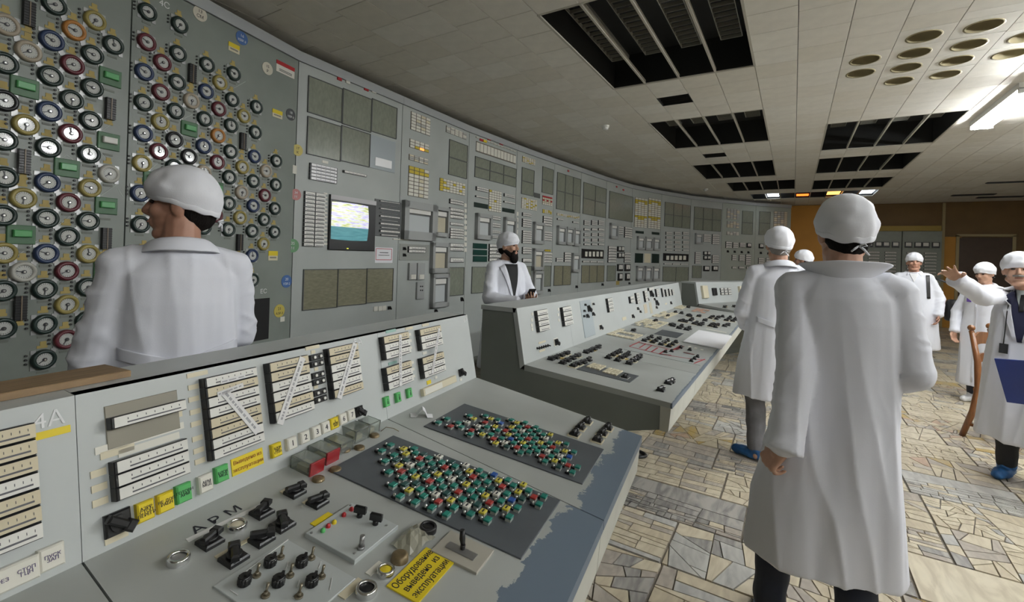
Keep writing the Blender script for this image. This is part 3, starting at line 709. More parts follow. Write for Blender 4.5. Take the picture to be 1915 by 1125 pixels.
cm = nt.nodes.new('ShaderNodeMath'); cm.operation = 'GREATER_THAN'; cm.inputs[1].default_value = -.055; nt.links.new(sx_.outputs['Y'], cm.inputs[0])
mx = nt.nodes.new('ShaderNodeMixRGB'); nt.links.new(cm.outputs[0], mx.inputs[0]); nt.links.new(r2_.outputs[0], mx.inputs[1]); nt.links.new(r1.outputs[0], mx.inputs[2])
nt.links.new(mx.outputs[0], bs.inputs['Emission Color']); bs.inputs['Emission Strength'].default_value = 1.0; bs.inputs['Base Color'].default_value = (.02, .02, .02, 1)
sw, sh = w * .80, h * .70; mb = MB(); N = 10; vs = []; fs = []
for j in range(N + 1):
    for i in range(N + 1):
        x, yy = (i / N - .5) * 2, (j / N - .5) * 2
        k = 1 - .05 * (x * x * yy * yy)
        vs.append((x * sw / 2 * (1 - .035 * yy * yy), yy * sh / 2 * (1 - .035 * x * x), .016 * (1 - .5 * x * x - .5 * yy * yy)))
for j in range(N):
    for i in range(N): q = j * (N + 1) + i; fs.append((q, q + 1, q + N + 2, q + N + 1))
mb.add(vs, fs, 0, True).build('picture_tube', m_tv, tv, f.at((a0 + a1) / 2 - w * .08, (b0 + b1) / 2 + h * .035, .022))
MB().box((0, 0, 0), (.02, .01, .004)).build('power_light', mat('tv_led_yellow', (.8, .8, .1), .4, emit=.8), tv, f.at((a0 + a1) / 2 - w * .12, b0 + h * .035, .024))

# ---- panel 4
t, f = wall_panel(3, 'grey panel with chart recorders, second after the dial panels', m_panel)
cells(f, t, c5(988, 510), c5(1140, 712), 4, 6, 'cwwwg', 1); cells(f, t, c5(978, 730), c5(1130, 848), 4, 3, ['wwww', 'wwww', 'wyoy'], 2); cells(f, t, c5(972, 855), c5(1125, 945), 4, 3, 'cwg', 3)
cells(f, t, (764, 309), (800, 372), 4, 8, ['yyyw', 'yyyy'] + ['wwww', 'wwcw'] * 3, 4)
cells(f, t, c5(1272, 625), c5(1435, 742), 5, 5, 'wwgw', 5); screen(f, t, c5(1298, 735), c5(1437, 1060), 1, 2); cells(f, t, (822, 332), (868.7, 366), 8, 5, ['ywwwwwww', 'yywwywwy', 'ywwwwwww', 'yyywwwyw', 'ywwwwwww'], 6)
recorder(f, t, c6(850, 135), c6(1080, 445)); recorder(f, t, c6(1085, 182), c6(1182, 415), None, m_chartc); recorder(f, t, c6(1062, 452), c6(1182, 680), None, m_chartc); recorder(f, t, c6(1064, 690), c6(1180, 930))
plate(f, t, c6(832, 462), c6(1050, 590), mat('instrument_plate', (.30, .31, .28), .5), .006, 'instrument_plate')
meters(f, t, c6(890, 482), c6(1020, 535), 2); plate(f, t, c6(890, 540), c6(1020, 560), m_cream, .004, 'strip_label'); knob(f, t, *c6(862, 500), .035); knob(f, t, *c6(862, 548), .035)
for x in (895, 957):
    q = plate(f, t, c6(x, 608), c6(x + 50, 732), m_rec, .03, 'slide_unit'); plate(f, q, c6(x + 8, 695), c6(x + 44, 728), m_whik, .006, 'slide_tab', .03)
q = plate(f, t, c6(955, 752), c6(1005, 875), m_rec, .025, 'socket_unit')
for x, y in ((978, 783), (992, 783), (978, 812), (992, 812)): a, b = f.px(*c6(x, y)); MB().cyl((0, 0, 0), .009, .004, 0, 10).build('socket', m_black, q, f.at(a, b, .025))
for y0, y1, n in ((125, 180, 2), (190, 285, 3), (300, 335, 1), (343, 430, 4), (458, 522, 2), (566, 606, 1)): meters(f, t, c6(1203, y0), c6(1306, y1), n)
for k in range(9): plate(f, t, c6(1318, 160 + k * 42), c6(1336, 190 + k * 42), m_whik, .003, 'small_label')
screen(f, t, c6(1186, 640), c6(1308, 848)); knob(f, t, *c6(1297, 885), .035); knob(f, t, *c6(1100, 965), .035)
plate(f, t, c6(780, 425), c6(895, 440), m_whik, .012, 'document_ledge')

# ---- panel 5 (behind the bearded man)
t, f = wall_panel(4, 'grey panel behind the bearded man, six mimic windows in two rows', m_panel)
cells(f, t, c7(203, 92), c7(458, 180), 12, 3, 'wwwwg', 7); cells(f, t, c7(203, 180), c7(458, 205), 12, 1, 'w', 8)
for x, y, m in ((237, 108, m_red), (260, 116, m_yellow), (287, 102, m_red), (364, 132, m_red)): plate(f, t, c7(x - 10, y - 11), c7(x + 10, y + 11), m, .014, 'signal_lamp')
screen(f, t, c7(198, 210), c7(458, 410), 3, 2)
meters(f, t, c7(202, 402), c7(280, 445), 2); meters(f, t, c7(198, 460), c7(280, 487), 1); plate(f, t, c7(192, 503), c7(278, 548), mat('dark_green_plate', (.015, .03, .025), .3), .012, 'dark_display')
cells(f, t, c7(288, 422), c7(362, 572), 5, 9, 'wwwwwwy', 9); meters(f, t, c7(380, 447), c7(450, 482), 2); meters(f, t, c7(378, 494), c7(450, 520), 1); plate(f, t, c7(372, 538), c7(447, 576), MATS['dark_green_plate'], .012, 'dark_display')
recorder(f, t, c7(200, 572), c7(290, 745)); recorder(f, t, c7(378, 598), c7(446, 745))
for y0, y1 in ((586, 622), (632, 668), (680, 706), (712, 736)): meters(f, t, c7(288, y0), c7(357, y1), 2)
for k in range(3): plate(f, t, c7(185, 764 + k * 41), c7(272, 802 + k * 41), mat('green_black_display', (.01, .05, .04), .3), .012, 'dark_display')
meters(f, t, c7(285, 768), c7(352, 882), 5); screen(f, t, c7(178, 915), c7(278, 1078)); screen(f, t, c7(400, 910), c7(470, 1062)); meters(f, t, c7(380, 760), c7(448, 880), 5)
for k in range(8): plate(f, t, c7(465, 565 + k * 38), c7(478, 592 + k * 38), m_whik, .003, 'small_label')
knob(f, t, *c7(110, 1118), .04)

# ---- panel 6
t, f = wall_panel(5, 'grey panel of narrow mimic windows and recorders beside the bearded man', m_panel)
cells(f, t, c7(500, 208), c7(580, 272), 6, 6, 'ccwwy', 11); screen(f, t, c7(497, 280), c7(570, 468), 1, 2); plate(f, t, c7(576, 442), c7(612, 480), m_frame, .006, 'dark_display'); cells(f, t, c7(495, 472), c7(590, 560), 7, 7, 'wwwcy', 12)
for y0, y1, n in ((568, 600, 2), (606, 668, 4), (682, 770, 6), (788, 835, 3), (860, 888, 1)): meters(f, t, c7(497, y0), c7(553, y1), n)
recorder(f, t, c7(566, 628), c7(625, 772)); recorder(f, t, c7(564, 797), c7(622, 935), None, m_chartc); recorder(f, t, c7(564, 942), c7(618, 1085))
screen(f, t, c7(628, 275), c7(693, 458), 1, 2); cells(f, t, c7(628, 460), c7(688, 530), 5, 5, ['rrrrr', 'ccccc', 'rcrcr', 'ccccc', 'wwwww'], 13); cells(f, t, c7(628, 548), c7(685, 582), 5, 3, 'yc', 14)
for y0, y1, n in ((590, 660, 4), (686, 752, 4), (822, 890, 4)): meters(f, t, c7(630, y0), c7(684, y1), n)
cells(f, t, c7(628, 803), c7(680, 820), 4, 1, 'y', 15); screen(f, t, c7(622, 908), c7(678, 1040)); screen(f, t, c7(500, 910), c7(552, 1060))
knob(f, t, *c7(668, 1065), .05); knob(f, t, *c7(580, 1108), .05)

# ---- panels 7, 8, 9
t, f = wall_panel(6, 'grey panel with three recorders in a row under six mimic windows', m_panel)
screen(f, t, c7(722, 312), c7(866, 575), 3, 2); plate(f, t, c7(788, 298), c7(797, 312), m_red, .01, 'signal_lamp'); cells(f, t, c7(720, 572), c7(862, 612), 12, 3, 'cwwcy', 16); meters(f, t, c7(720, 605), c7(757, 622), 1); meters(f, t, c7(818, 625), c7(856, 642), 1)
recorder(f, t, c7(718, 652), c7(765, 775)); recorder(f, t, c7(772, 660), c7(815, 778)); recorder(f, t, c7(822, 668), c7(860, 785)); recorder(f, t, c7(812, 827), c7(855, 948))
meters(f, t, c7(712, 858), c7(755, 884), 2); meters(f, t, c7(765, 822), c7(805, 886), 4); screen(f, t, c7(702, 908), c7(806, 1030), 2, 1, m_mimic2); knob(f, t, *c7(843, 1042), .05)
t, f = wall_panel(7, 'grey panel with a black strip of five white switches, nearer of the two', m_panel)
screen(f, t, c7(890, 375), c7(1030, 605), 2, 2)
for x0 in (890, 938, 982):
    for y0, y1, n in ((618, 655, 3), (668, 690, 1), (700, 725, 2), (735, 758, 2), (765, 782, 1)): meters(f, t, c7(x0, y0), c7(x0 + 36, y1), n)
plate(f, t, c7(878, 800), c7(1014, 864), m_black, .015, 'switch_strip')
for k in range(5): plate(f, t, c7(896 + k * 24, 818), c7(908 + k * 24, 850), m_whik, .012, 'rocker_switch', .015)
meters(f, t, c7(880, 876), c7(1014, 890), 1, None, 3); screen(f, t, c7(877, 905), c7(1018, 1012), 3, 1, m_mimic2); knob(f, t, *c7(1008, 1028), .05)
t, f = wall_panel(8, 'grey panel with a single wide mimic window and black gauges below', m_panel)
screen(f, t, c7(1055, 432), c7(1200, 632), 1, 1); recorder(f, t, c7(1055, 635), c7(1100, 740)); meters(f, t, c7(1106, 655), c7(1140, 712), 4); meters(f, t, c7(1150, 660), c7(1196, 735), 5); meters(f, t, c7(1045, 782), c7(1095, 890), 6)
for a in ((1104, 785), (1124, 785), (1104, 826), (1124, 826)): gauge(f, t, c7(*a), c7(a[0] + 17, a[1] + 34))
meters(f, t, c7(1148, 822), c7(1185, 890), 4)
for a in ((1103, 898), (1150, 898)): gauge(f, t, c7(*a), c7(a[0] + 30, a[1] + 44))
for a in ((1108, 956), (1155, 956)): gauge(f, t, c7(*a), c7(a[0] + 22, a[1] + 46))
screen(f, t, c7(1040, 907), c7(1092, 1005)); knob(f, t, *c7(1180, 1020), .05); plate(f, t, c7(1097, 400), c7(1105, 412), m_red, .01, 'signal_lamp'); plate(f, t, c7(1140, 420), c7(1148, 432), m_red, .01, 'signal_lamp'); plate(f, t, c7(1098, 1006), c7(1118, 1030), m_yellab, .003, 'small_label')
# ---- panels 10 to 14
t, f = wall_panel(9, 'grey panel topped by two tall cream and yellow annunciator columns', m_panel)
Y2 = ['wwww', 'yyyy', 'ywwy', 'wwww', 'wwcw', 'wwww', 'cwww', 'wwww', 'wwww', 'yyyy', 'wyyw', 'wwww', 'wwcw', 'wwww', 'wwww']
cells(f, t, c8(490, 175), c8(588, 440), 4, 15, Y2, 17); cells(f, t, c8(605, 180), c8(702, 450), 4, 15, Y2, 18)
for a, b in (((495, 460), (562, 488)), ((633, 470), (695, 498)), ((490, 652), (555, 735)), ((633, 657), (692, 738))): plate(f, t, c8(*a), c8(*b), MATS['dark_green_plate'], .012, 'dark_display')
for a, b in (((505, 508), (560, 625)), ((570, 512), (630, 630)), ((640, 520), (692, 632)), ((498, 760), (552, 887)), ((570, 762), (622, 887)), ((635, 765), (690, 887))): recorder(f, t, c8(*a), c8(*b))
plate(f, t, c8(570, 655), c8(620, 735), m_cream, .006, 'paper_label')
t, f = wall_panel(10, 'grey panel with a black strip of five white switches, farther of the two', m_panel)
screen(f, t, c8(745, 215), c8(958, 445), 3, 2)
for x0 in (750, 822, 893):
    for y0, y1, n in ((470, 500, 2), (508, 535, 2), (548, 575, 2), (588, 612, 2), (622, 636, 1)): meters(f, t, c8(x0, y0), c8(x0 + 52, y1), n)
plate(f, t, c8(730, 652), c8(942, 724), m_black, .015, 'switch_strip')
for k in range(5): plate(f, t, c8(753 + k * 36, 674), c8(774 + k * 36, 710), m_whik, .012, 'rocker_switch', .015)
meters(f, t, c8(732, 738), c8(940, 754), 1, None, 3); screen(f, t, c8(727, 766), c8(942, 893), 2, 1)
t, f = wall_panel(11, 'grey panel with a wide mimic window and two square gauges, before the pale end panels', m_panel)
screen(f, t, c8(995, 255), c8(1220, 470), 3, 2); recorder(f, t, c8(1000, 482), c8(1058, 578)); meters(f, t, c8(1072, 490), c8(1130, 560), 4); meters(f, t, c8(1146, 490), c8(1205, 580), 5); meters(f, t, c8(1000, 642), c8(1045, 745), 6); meters(f, t, c8(1145, 668), c8(1200, 740), 4)
for a in ((1070, 637), (1100, 637), (1070, 675), (1100, 675)): gauge(f, t, c8(*a), c8(a[0] + 26, a[1] + 34))
for a in ((1072, 760), (1145, 760)): gauge(f, t, c8(*a), c8(a[0] + 44, a[1] + 46))
screen(f, t, c8(978, 757), c8(1055, 865))
m_panel2 = mat('panel_pale_green_paint', (.36, .39, .34), .45, var=.06, scale=3)
t, f = wall_panel(12, 'pale green-grey end panel with a tall two-part window and small meters', m_panel2)
cells(f, t, c8(1275, 270), c8(1380, 368), 4, 7, 'cgg', 19); cells(f, t, c8(1275, 378), c8(1375, 440), 4, 4, 'gc', 20); cells(f, t, c8(1272, 468), c8(1375, 503), 4, 3, 'gw', 21)
screen(f, t, c8(1405, 290), c8(1490, 495), 1, 2); meters(f, t, c8(1262, 552), c8(1310, 612), 3); meters(f, t, c8(1322, 560), c8(1362, 612), 3); meters(f, t, c8(1380, 562), c8(1425, 605), 3); gauge(f, t, c8(1440, 566), c8(1473, 606))
for x, y in ((1280, 637), (1338, 640), (1398, 643), (1455, 645)): knob(f, t, *c8(x, y), .06)
meters(f, t, c8(1315, 667), c8(1350, 716), 3); meters(f, t, c8(1375, 667), c8(1420, 720), 3); meters(f, t, c8(1432, 662), c8(1472, 755), 5); meters(f, t, c8(1315, 766), c8(1350, 786), 1); meters(f, t, c8(1372, 766), c8(1418, 786), 1); meters(f, t, c8(1437, 766), c8(1472, 787), 1)
t, f = wall_panel(13, 'last pale green-grey panel of the curved wall, ending at the ochre wall', m_panel2)
screen(f, t, c8(1550, 296), c8(1638, 498), 1, 2); cells(f, t, c8(1675, 295), c8(1785, 440), 4, 8, 'cgcg', 22); gauge(f, t, c8(1545, 572), c8(1580, 612)); meters(f, t, c8(1605, 574), c8(1645, 612), 3)
for x, y in ((1562, 650), (1625, 655)): knob(f, t, *c8(x, y), .06)
meters(f, t, c8(1540, 692), c8(1585, 746), 3); meters(f, t, c8(1605, 692), c8(1645, 746), 3)

# ---- instrument cabinets under the yellow rail on the far wall
fw = Frame((.8, YF - .16, 0), (1, 0, 0), (0, 0, 1))
for k, (x0, x1, lab) in enumerate([(.8, 1.66, 'grey-green far cabinet half hidden by the foreground man'), (1.67, 2.50, 'grey-green far cabinet with pale meter rows, beside the far man'), (2.51, 3.32, 'grey-green far cabinet with four square gauges next to the trim post')]):
    f = Frame((x0, YF - .16, 0), (1, 0, 0), (0, 0, 1)); w = x1 - x0
    t = tag(link('instrument_cabinet', None, f.M), lab, 'cabinet', 'cabinets along the far wall')
    MB().box((w / 2, 1.27, -.07), (w - .01, 2.54, .14)).build('cabinet_body', mat('far_cabinet_paint', (.30, .33, .29), .5, var=.06), t, f.M)
    for i in range(2):
        a = w * (.28 + .44 * i)
        for r_ in range(9): link('bar_meter', meter_mesh(.26, .045, m_scale), f.at(a, 1.95 - r_ * .085), t)
        for j in range(2): 
            Mg = f.at(a - .1 + j * .2, 2.17)
            q = MB().box((0, 0, .02), (.15, .15, .04), 0, None, .004).build('square_gauge', m_black, t, Mg); MB().box((0, .015, .041), (.11, .09, .002)).build('gauge_face', m_scale, q, Mg)
        for j in range(2): link('selector_knob', shared(('knobf',), lambda: MB().cyl((0, 0, 0), .03, .03, 0, 12).box((0, 0, .035), (.015, .05, .02)).mesh('selector_knob', m_black)), f.at(a, 1.0 - j * .14), t)
# ================================================================ CONSOLES
def worn(name, w, amp, seed):
    m = mat(name, (.50, .53, .52), .4)
    nt = m.node_tree; b = nt.nodes['Principled BSDF']; tc = nt.nodes.new('ShaderNodeTexCoord')
    sx = nt.nodes.new('ShaderNodeSeparateXYZ'); nt.links.new(tc.outputs['Object'], sx.inputs[0])
    nz = nt.nodes.new('ShaderNodeTexNoise'); nz.inputs['Scale'].default_value = 8.5; nz.inputs['Detail'].default_value = 10; nz.inputs['Roughness'].default_value = .7
    mp = nt.nodes.new('ShaderNodeMapping'); mp.inputs['Location'].default_value = (seed, seed * .7, 0); nt.links.new(tc.outputs['Object'], mp.inputs[0]); nt.links.new(mp.outputs[0], nz.inputs['Vector'])
    m1 = nt.nodes.new('ShaderNodeMath'); m1.operation = 'MULTIPLY_ADD'; m1.inputs[1].default_value = amp; m1.inputs[2].default_value = w - amp / 2; nt.links.new(nz.outputs['Fac'], m1.inputs[0])
    m2 = nt.nodes.new('ShaderNodeMath'); m2.operation = 'GREATER_THAN'; nt.links.new(m1.outputs[0], m2.inputs[0]); nt.links.new(sx.outputs['Y'], m2.inputs[1])
    n2 = nt.nodes.new('ShaderNodeTexNoise'); n2.inputs['Scale'].default_value = 2.5; nt.links.new(tc.outputs['Object'], n2.inputs['Vector'])
    r = nt.nodes.new('ShaderNodeValToRGB'); r.color_ramp.elements[0].position = .35; r.color_ramp.elements[1].position = .7
    r.color_ramp.elements[0].color = (.37, .385, .365, 1); r.color_ramp.elements[1].color = (.455, .475, .455, 1); nt.links.new(n2.outputs['Fac'], r.inputs[0])
    mx = nt.nodes.new('ShaderNodeMixRGB'); mx.inputs[2].default_value = (.14, .18, .23, 1); nt.links.new(m2.outputs[0], mx.inputs[0]); nt.links.new(r.outputs[0], mx.inputs[1])
    nt.links.new(mx.outputs[0], b.inputs['Base Color']); return m
class Console:
    def __init__(s, xf, y0, k, hinge, top, back, zh=.90, zt=1.21): s.xf, s.y0, s.k, s.h, s.t, s.b, s.zh, s.zt = xf, y0, k, hinge, top, back, zh, zt
    def P(s, y, p, z): return Vector((s.xf + s.k * (y - s.y0) - p, y, z))
    def section(s, ya, yb, label, desk_m, panel_m=None):
        base = s.P(ya, s.h, 0)
        t = tag(link('control_console', None, Matrix.Translation(base)), label, 'control console', 'operator consoles')
        def prism(name, poly, m, M=None, g=.002):
            n = len(poly); vs = [s.P(ya + g, p, z) for p, z in poly] + [s.P(yb - g, p, z) for p, z in poly]
            fs = [tuple(range(n)), tuple(range(2 * n - 1, n - 1, -1))] + [(k, k + n, (k + 1) % n + n, (k + 1) % n) for k in range(n)]
            M = M or Matrix.Identity(4); inv = M.inverted()
            return MB().add([inv @ v for v in vs], [f[::-1] for f in fs]).build(name, m, t, M)
        ex = s.P(yb, 0, 0) - s.P(ya, 0, 0)
        fd = Frame(s.P(ya, 0, .80), ex, Vector((-s.h, 0, s.zh - .80))); fp = Frame(s.P(ya, s.h, s.zh), ex, Vector((-(s.t - s.h), 0, s.zt - s.zh)))
        prism('desk_top', [(0, .80), (s.h, s.zh), (s.h, s.zh - .035), (0.0, .772)], desk_m, fd.M)
        prism('fascia', [(.006, .772), (.06, .778), (.06, .65), (.016, .65)], m_fascia)
        prism('sloped_panel', [(s.h, s.zh), (s.t, s.zt), (s.t + .03, s.zt), (s.h + .03, s.zh - .028)], panel_m or m_console, fp.M, .0006)
        prism('top_ledge', [(s.t + .001, s.zt), (s.b, s.zt), (s.b, s.zt - .028), (s.t + .012, s.zt - .028)], m_console, None, .0006)
        prism('base', [(.062, .776), (s.h + .03, s.zh - .032), (s.t + .03, s.zt - .03), (s.b - .01, s.zt - .03), (s.b - .01, .0), (s.h - .02, .0), (s.h - .06, .1), (.50, .54), (.062, .652)], m_side, None, .004)
        return t, fd, fp
CA = Console(-.51, 1.9, -.125, .842, .912, 1.09, .90, 1.21); CB = Console(-.503, 2.42, -.008, .867, .934, 1.20, .865, 1.2)
wornA = worn('desk_paint_worn_to_blue', .115, .26, 3.1); wornA2 = worn('desk_paint_worn_edge', .085, .22, 8.3); wornB = worn('desk_paint_chipped_edge', .006, .035, 5.)
tA0, dA0, pA0 = CA.section(-.75, .335, 'console section at the frame corner, one tall meter stack in view', wornA2)
tA1, dA1, pA1 = CA.section(.335, 1.225, 'console section with numbered buttons, red boxes and the nearer coloured keyboard', wornA)
tA2, dA2, pA2 = CA.section(1.225, 1.9, 'end console section with the farther coloured keyboard and four taped meter stacks', wornA2)

# ---------------- small console hardware
def face_meter(fr, t, a, b, w, h, face, d=.022):
    p = link('bar_meter', shared(('fm', round(w, 3), round(h, 3)), lambda: MB().box((0, 0, d / 2), (w, h, d), 0, None, .002).mesh('bar_meter', m_black)), fr.at(a, b), t)
    def mk():
        mb = MB().box((.002, 0, 0), (w * .955, h * .86, .0016), 0).box((w * .05, -h * .18, .0012), (w * .72, h * .11, .001), 1)
        for k in range(7): mb.box((-w * .30 + k * w * .115, h * .12, .0012), (w * .008, h * .16, .001), 1)
        return mb.mesh('scale_face', [face, m_scaleline])
    link('scale_face', shared(('fmf', round(w, 3), round(h, 3), face.name), mk), fr.at(a, b, d + .0006), p)
def stack(fr, t, TL, BR, n, faces, gap=.0):
    a0, b0, a1, b1 = rect(fr, TL, BR); h = (b1 - b0) / n
    for k in range(n): face_meter(fr, t, (a0 + a1) / 2, b1 - (k + .5) * h, a1 - a0, h * .97, faces[k % len(faces)])
    return a0, b0, a1, b1
def strip(fr, t, p, q, w=.02, c=.0245, ink=True):
    a, b = Vector(fr.px(*p)), Vector(fr.px(*q)); d = b - a; m = (a + b) / 2; M = fr.at(m.x, m.y, c, math.atan2(d.y, d.x))
    s = MB().box((0, 0, .0006), (d.length, w, .0012)).build('paper_strip', m_tape, t, M)
    if ink:
        mb = MB(); rr = random.Random(int(d.length * 1e4)); x = -d.length * .42
        while x < d.length * .42: l = .004 + rr.random() * .008; mb.box((x, 0, .0013), (l, w * .28, .0004)); x += l + .003
        mb.build('handwriting', mat('faded_pencil', (.35, .35, .36), .8), s, M)
def button(fr, t, u, v, m, txt=None, w=.032, h=.036, d=.014, ink=None, ts=.016):
    a, b = fr.px(u, v); k = ('btn', m.name, w, h, d)
    p = link('push_button', shared(k, lambda: MB().box((0, 0, d / 2), (w, h, d), 0, None, .003).mesh('push_button', m)), fr.at(a, b), t)
    if txt:
        for i, s in enumerate(txt): text('lettering', s, ts, ink or m_ink, fr.at(a, b + (len(txt) - 1) * ts * .38 - i * ts * .76, d + .0006), p)
    return p
def lab(fr, t, u, v, w=.03, h=.012, m=None, rot=0.): a, b = fr.px(u, v); return link('small_label', shared(('lab', w, h, (m or m_cream).name), lambda: MB().box((0, 0, .001), (w, h, .002)).mesh('small_label', m or m_cream)), fr.at(a, b, 0, rot), t)
def switch(fr, t, u, v, s=.04, rot=.5, plate_m=None, name='rotary_switch'):
    """black square switch with a bar handle"""
    a, b = fr.px(u, v)
    p = link(name, shared(('sw', s), lambda: MB().box((0, 0, .005), (s, s, .010), 0, None, .003).cyl((0, 0, .010), s * .36, .006, 0, 14).mesh(name, m_black)), fr.at(a, b, .0 if not plate_m else .003), t)
    link('handle', shared(('swh', s), lambda: MB().box((0, 0, 0), (s * .36, s * 1.2, s * .30), 0, None, s * .08).box((0, -s * .42, s * .03), (s * .52, s * .42, s * .32), 0, None, s * .08).mesh('handle', m_black)), fr.at(a, b, .013 + s * .13, rot), p)
    if plate_m: link('switch_plate', shared(('swp', s, plate_m.name), lambda: MB().box((0, 0, .0015), (s * 1.5, s * 1.25, .003)).mesh('switch_plate', plate_m)), fr.at(a, b), p)
    return p
KEYM = {'G': m_teal, 'D': m_tealdk, 'Y': m_yelk, 'R': mat('red_key', (.36, .035, .03), .35), 'W': m_whik, 'B': m_blue}
m_lampk = mat('key_lamp', (.75, .75, .75), .15, metal=.9)
def key(fr, t, u, v, k, z0):
    a, b = fr.px(u, v)
    p = link('key', shared(('key', k), lambda: MB().box((0, 0, .004), (.0195, .0155, .008), 1).box((0, 0, .0105), (.0205, .0165, .005), 0, None, .0012).mesh('key', [KEYM[k], m_clear])), fr.at(a, b, z0), t)
    link('key_lamp', shared('klamp', lambda: MB().box((0, 0, .003), (.010, .014, .006), 0).lathe([(.0042, .006), (.0042, .009), (.003, .0125), (.0001, .0138)], 1, 10).mesh('key_lamp', [m_black, m_lampk])), fr.at(a - .003, b + .0165, z0), p)
    if k in 'YW': link('key_mark', shared('kmark', lambda: MB().box((0, 0, .0003), (.012, .004, .0006)).mesh('key_mark', m_ink)), fr.at(a, b, z0 + .0131), p)
def board(fr, t, TLBR, m=None, d=.004, name='key_board'):
    a0, b0, a1, b1 = TLBR
    return MB().box((0, 0, d / 2), (a1 - a0, b1 - b0, d), 0, None, .001).build(name, m or m_dark, t, fr.at((a0 + a1) / 2, (b0 + b1) / 2))
def deskrect(fr, pts):
    q = [fr.px(*p) for p in pts]; xs = sorted(p[0] for p in q); ys = sorted(p[1] for p in q)
    return (xs[0] + xs[1]) / 2, (ys[0] + ys[1]) / 2, (xs[-1] + xs[-2]) / 2, (ys[-1] + ys[-2]) / 2

# ---------------- keyboards
kA = board(dA1, tA1, deskrect(dA1, [(612, 885), (720, 820), (1048, 925), (985, 1045)]))
K1 = '335,205,G 410,155,G 520,188,Y 610,185,G 440,242,G 540,232,Y 625,225,G 690,235,D 365,295,G 455,285,D 540,290,D 655,272,R 735,268,G 825,257,W 480,335,Y 578,328,W 665,325,G 760,315,G 845,305,G 930,305,D 395,390,G 500,385,R 595,383,G 690,378,D 775,362,D 870,350,R 960,340,G 1050,330,W 515,440,G 620,430,Y 710,422,G 810,408,Y 900,400,G 985,395,D 1080,382,Y 1165,375,G 430,500,G 530,497,D 625,490,D 740,470,R 830,463,G 930,450,W 1015,445,D 1110,432,R 1200,422,G 1290,412,B 565,548,Y 660,540,G 760,530,G 855,520,G 950,508,G 1053,495,Y 1145,485,G 1235,475,G 1328,463,Y 1410,455,G 490,600,G 690,598,G 793,585,W 885,575,D 985,562,R 1090,552,G 1180,545,G 1265,532,D 1360,515,R 1455,505,G 1540,497,Y 620,650,G 815,645,R 922,632,Y 1020,625,G 1120,608,G 1215,593,Y 1312,580,W 1400,575,G 1495,560,Y 1585,548,G 760,697,G 950,695,G 1057,683,W 1150,670,D 1250,655,R 1350,640,G 1440,632,B 1530,618,D 1628,605,R 1715,597,G 885,755,G 1090,750,G 1195,733,Y 1295,715,G 1393,703,Y 1490,695,G 1672,665,G 1235,800,G 1420,775,G'
K2 = '490,745,G 548,720,G 570,770,R 620,748,G 695,700,G 722,720,Y 680,745,W 800,700,G 835,720,Y 750,770,W 795,745,R 880,725,G 705,798,R 640,775,G 770,800,D 810,775,G 862,772,Y 900,750,B 970,728,G 1005,745,Y 700,825,G 778,825,Y 835,825,G 880,798,G 930,800,R 970,775,Y 1020,775,G 1075,775,R 1060,745,G 850,855,R 905,850,G 950,825,Y 990,800,G 1040,800,W 1090,798,G 1130,775,G 865,882,Y 927,880,W 965,855,B 1010,830,G 1060,825,G 1110,825,G 1150,800,G 985,880,G 940,905,D 1080,855,R 1030,855,G 1045,880,Y 1130,850,G 1180,825,G 1225,825,Y 1195,850,W 1005,912,R 1060,905,G 1105,880,G 1160,880,Y 1220,880,G 1275,880,Y 1330,885,G 1030,945,G 1085,940,G 1120,912,G 1180,910,G 1240,910,R 1140,935,G 1205,935,W 1265,935,G 1320,935,Y 1380,940,G 1170,970,R 1230,970,G 1290,968,W 1350,972,B 1190,1003,G 1253,1000,Y 1315,998,G 1280,1040,D 1340,1030,R 1405,1040,G 1370,1075,G'
cK = crop(640, 796, .2193); cJ = crop(680, 577, .2845)   # key tops sit about 4 px above the board
for q in K1.split(): x, y, k = q.split(','); key(dA1, tA1, *cK(int(x), int(y) + 40), k, .004)
kA2 = board(dA2, tA2, deskrect(dA2, [(792, 796), (872, 755), (1135, 845), (1080, 905)]))
for q in K2.split(): x, y, k = q.split(','); key(dA2, tA2, *cJ(int(x), int(y) + 24), k, .004)

# ---------------- console A sloped panels
cP = crop(0, 720, .36); cQ = crop(350, 620, .2488); cR = crop(680, 580, .2845); cD = crop(350, 860, .2355); cE = crop(600, 780, .3066)
W_, C_ = m_scale, m_scale2
stack(pA0, tA0, (-90, 823), cP(195, 790), 7, [C_, C_, C_, W_, C_, C_, W_])
text('lettering', '4А', .040, m_inkb, pA0.atp(*cP(255, 180), .001), tA0)
p = MB().box((0, 0, .001), (.072, .014, .002)).build('yellow_label', m_yellow, tA0, pA0.atp(*cP(238, 255)))
for (x, y), tx in (((255, 890), ['ПУСК', 'ЗАП']), ((120, 960), ['СТОП', 'ГЦН']), ((-5, 1015), ['РЕЗ'])): button(pA0, tA0, *cP(x, y), m_whik, tx, .036, .040, ts=.0085, ink=mat('purple_ink', (.08, .06, .16), .7))
q = plate(pA1, tA1, cP(538, 112), cP(935, 222), mat('beige_meter_plate', (.26, .24, .19), .5), .003, 'meter_plate')
stack(pA1, tA1, cP(545, 172), cP(942, 128), 1, [W_])
for x, y, w in ((750, 215, .10), (885, 160, .05), (740, 270, .17), (610, 342, .06), (780, 305, .12)): lab(pA1, tA1, *cP(x, y), w, .015, m_whik if w > .09 else m_cream)
stack(pA1, tA1, cP(560, 400), cP(962, 455), 3, [W_])
for x, y in ((510, 455), (515, 530), (520, 605)): lab(pA1, tA1, *cP(x, y), .026, .014)
